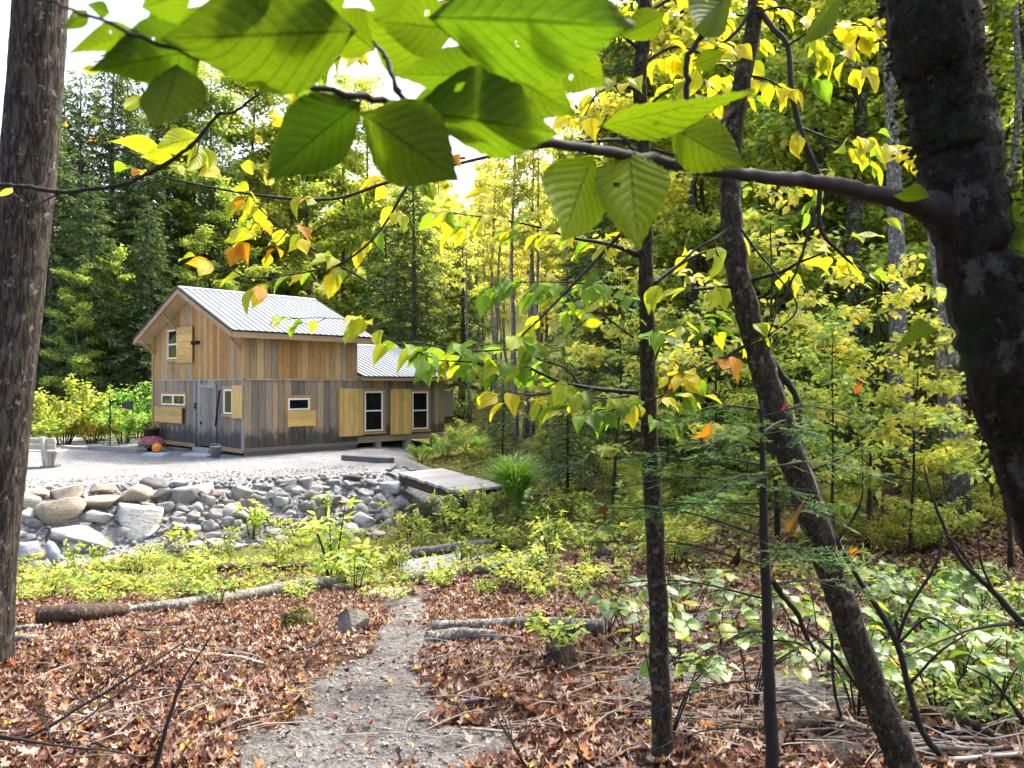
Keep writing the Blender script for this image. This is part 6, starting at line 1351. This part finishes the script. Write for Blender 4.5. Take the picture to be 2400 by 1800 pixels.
# broad-leaved shrubs in the lower right, every leaf a piece
PG, PB, PD = (.15, .26, .04), (.22, .31, .17), (.08, .17, .03)
shr = [(1480, 1480, .5), (1420, 1440, .42), (1600, 1560, .6), (1560, 1700, .5), (1690, 1480, .55), (1760, 1620, .5), (1880, 1470, .5), (1930, 1540, .55), (2010, 1640, .5), (2110, 1440, .55), (2180, 1480, .6), (2260, 1520, .5), (2300, 1450, .55), (2200, 1640, .5), (2330, 1640, .5), (2060, 1380, .45), (1620, 1400, .4)]
names = ['left of the central sapling, nearest the split log', 'left of the central sapling, behind the split log', 'just right of the central sapling at mid height', 'at the foot of the central sapling', 'between central sapling and thin fir', 'left of the thin fir near its foot', 'between the thin fir and leaning tree, upper one', 'between the thin fir and leaning tree, lower one', 'at the foot of the leaning tree', 'right of the leaning tree, topmost', 'in the thick of the patch right of the leaning tree', 'near the right edge in the middle of the patch', 'at the right edge under the bare shrub', 'low in the patch right of the leaning tree', 'lowest near the right edge', 'behind the leaning trunk', 'behind the central sapling to its right']
for i, ((x, y, h), nm) in enumerate(zip(shr, names)):
    g = G(x, y + 60); d = max(2.5, g[1]); g = T(g[0], g[1]); r = np.random.default_rng(600 + i)
    sh = thing('broadleaf_shrub', 'broad pale green leaved shrub ' + nm, 'shrub', tuple(g)); mb = MB(); jobs = []
    for k in range(4):
        a = r.uniform(0, 6.28); q = np.array([(0, 0, -.03), (.1 * math.cos(a), .1 * math.sin(a), h * .5), (.28 * math.cos(a) * r.uniform(.5, 1.2), .28 * math.sin(a), h * r.uniform(.75, 1.1))]); mb.tube(spline(q, 4), np.linspace(.006, .002, 9), 5, False)
        for j in range(11):
            f = r.uniform(.3, 1); b = q[1] * (1 - f) + q[2] * f if f > .3 else q[1]; az = r.uniform(0, 6.28); L = r.uniform(.055, .12)
            dd = norm(np.array((math.cos(az), math.sin(az), r.uniform(-.5, .25)))); st_ = b + dd * .05; mb.tube([b, st_], [.0015, .001], 3, False); jobs.append((st_, st_ + dd * L, L * r.uniform(.6, .8), (r.normal(0, .35), r.normal(-.1, .35), 1), (PG, PG, PB, PB, PD, (.3, .34, .05))[r.integers(0, 6)]))
    mb.build('stems', M['twig'], sh)
    for b, t_, w, nr, c in jobs: set_leaf(sh, b, t_, w, nr, BROAD[r.integers(0, 4)], c, np.zeros(3))

# fine bare twigs rising at the lower left
for i, (pts, lab) in enumerate([([(355, 1830, 2.9, 12), (385, 1720, 2.9, 10), (425, 1600, 2.95, 7), (470, 1530, 3.0, 4), (500, 1480, 3.0, 2)], 'thin dark twig standing at the bottom left'), ([(-40, 1720, 3.0, 8), (60, 1728, 3.0, 8), (200, 1650, 3.1, 7), (330, 1570, 3.2, 6), (470, 1480, 3.4, 3)], 'long slanting twig rising from the bottom left edge'), ([(-20, 1720, 2.9, 7), (120, 1745, 2.9, 6), (260, 1760, 2.95, 4), (330, 1775, 3.0, 2)], 'low bent twig at the bottom left edge'), ([(180, 1700, 3.1, 5), (260, 1640, 3.1, 4), (340, 1580, 3.2, 2)], 'short twig beside the long slanting one'), ([(1250, 1830, 2.9, 8), (1200, 1740, 2.9, 6), (1150, 1660, 3.0, 3)], 'thin dark twig near the bottom right of the path')]):
    b0 = P(*pts[0][:3]); g = T(b0[0], b0[1]); tw = thing('bare_twig', lab, 'twig', tuple(g)); stem(pts, 'stem', 'twig', tw, np.array(g), 6)
    for k in range(5):
        a = pts[1 + k % (len(pts) - 2)]; stem([a[:3] + (4,), (a[0] + random.uniform(-60, 60), a[1] - random.uniform(20, 60), a[2] + .05, 3), (a[0] + random.uniform(-110, 110), a[1] - random.uniform(60, 120), a[2] + .1, 1.5)], 'side_twig', 'twig', tw, np.array(g), 4)

# brush of fine dry twigs on the floor, lower right and along the path edges
def brush():
    r = np.random.default_rng(909); mb = MB()
    for i in range(420):
        if i < 300: x, y = r.uniform(1450, 2420), r.uniform(1380, 1800)
        else: x, y = r.uniform(0, 1450), r.uniform(1450, 1800)
        g = G(x, min(y, 1795)); L = r.uniform(.15, .6); a = r.normal(.2, .5) + (math.pi if r.uniform() < .5 else 0); up = r.uniform(-.02, .22)
        d = np.array((math.cos(a), math.sin(a) * .7, up)); p0 = g + np.array((0, 0, r.uniform(.02, .07))); p1 = p0 + d * L * .5 + np.array((0, 0, r.uniform(0, .03))); p2 = p0 + d * L
        w = r.uniform(.0015, .005); mb.tube([p0, p1, p2], [w, w * .8, w * .35], 4, False)
        if r.uniform() < .5:
            b = a + r.choice((-.7, .7)); mb.tube([p1, p1 + np.array((math.cos(b), math.sin(b), up + .1)) * L * .35], [w * .6, w * .25], 4, False)
    tag(mb.build('dry_twigs', M['twig_pale'], None), 'fine dry grey twigs strewn over the forest floor', 'twigs', None, 'stuff')
brush()
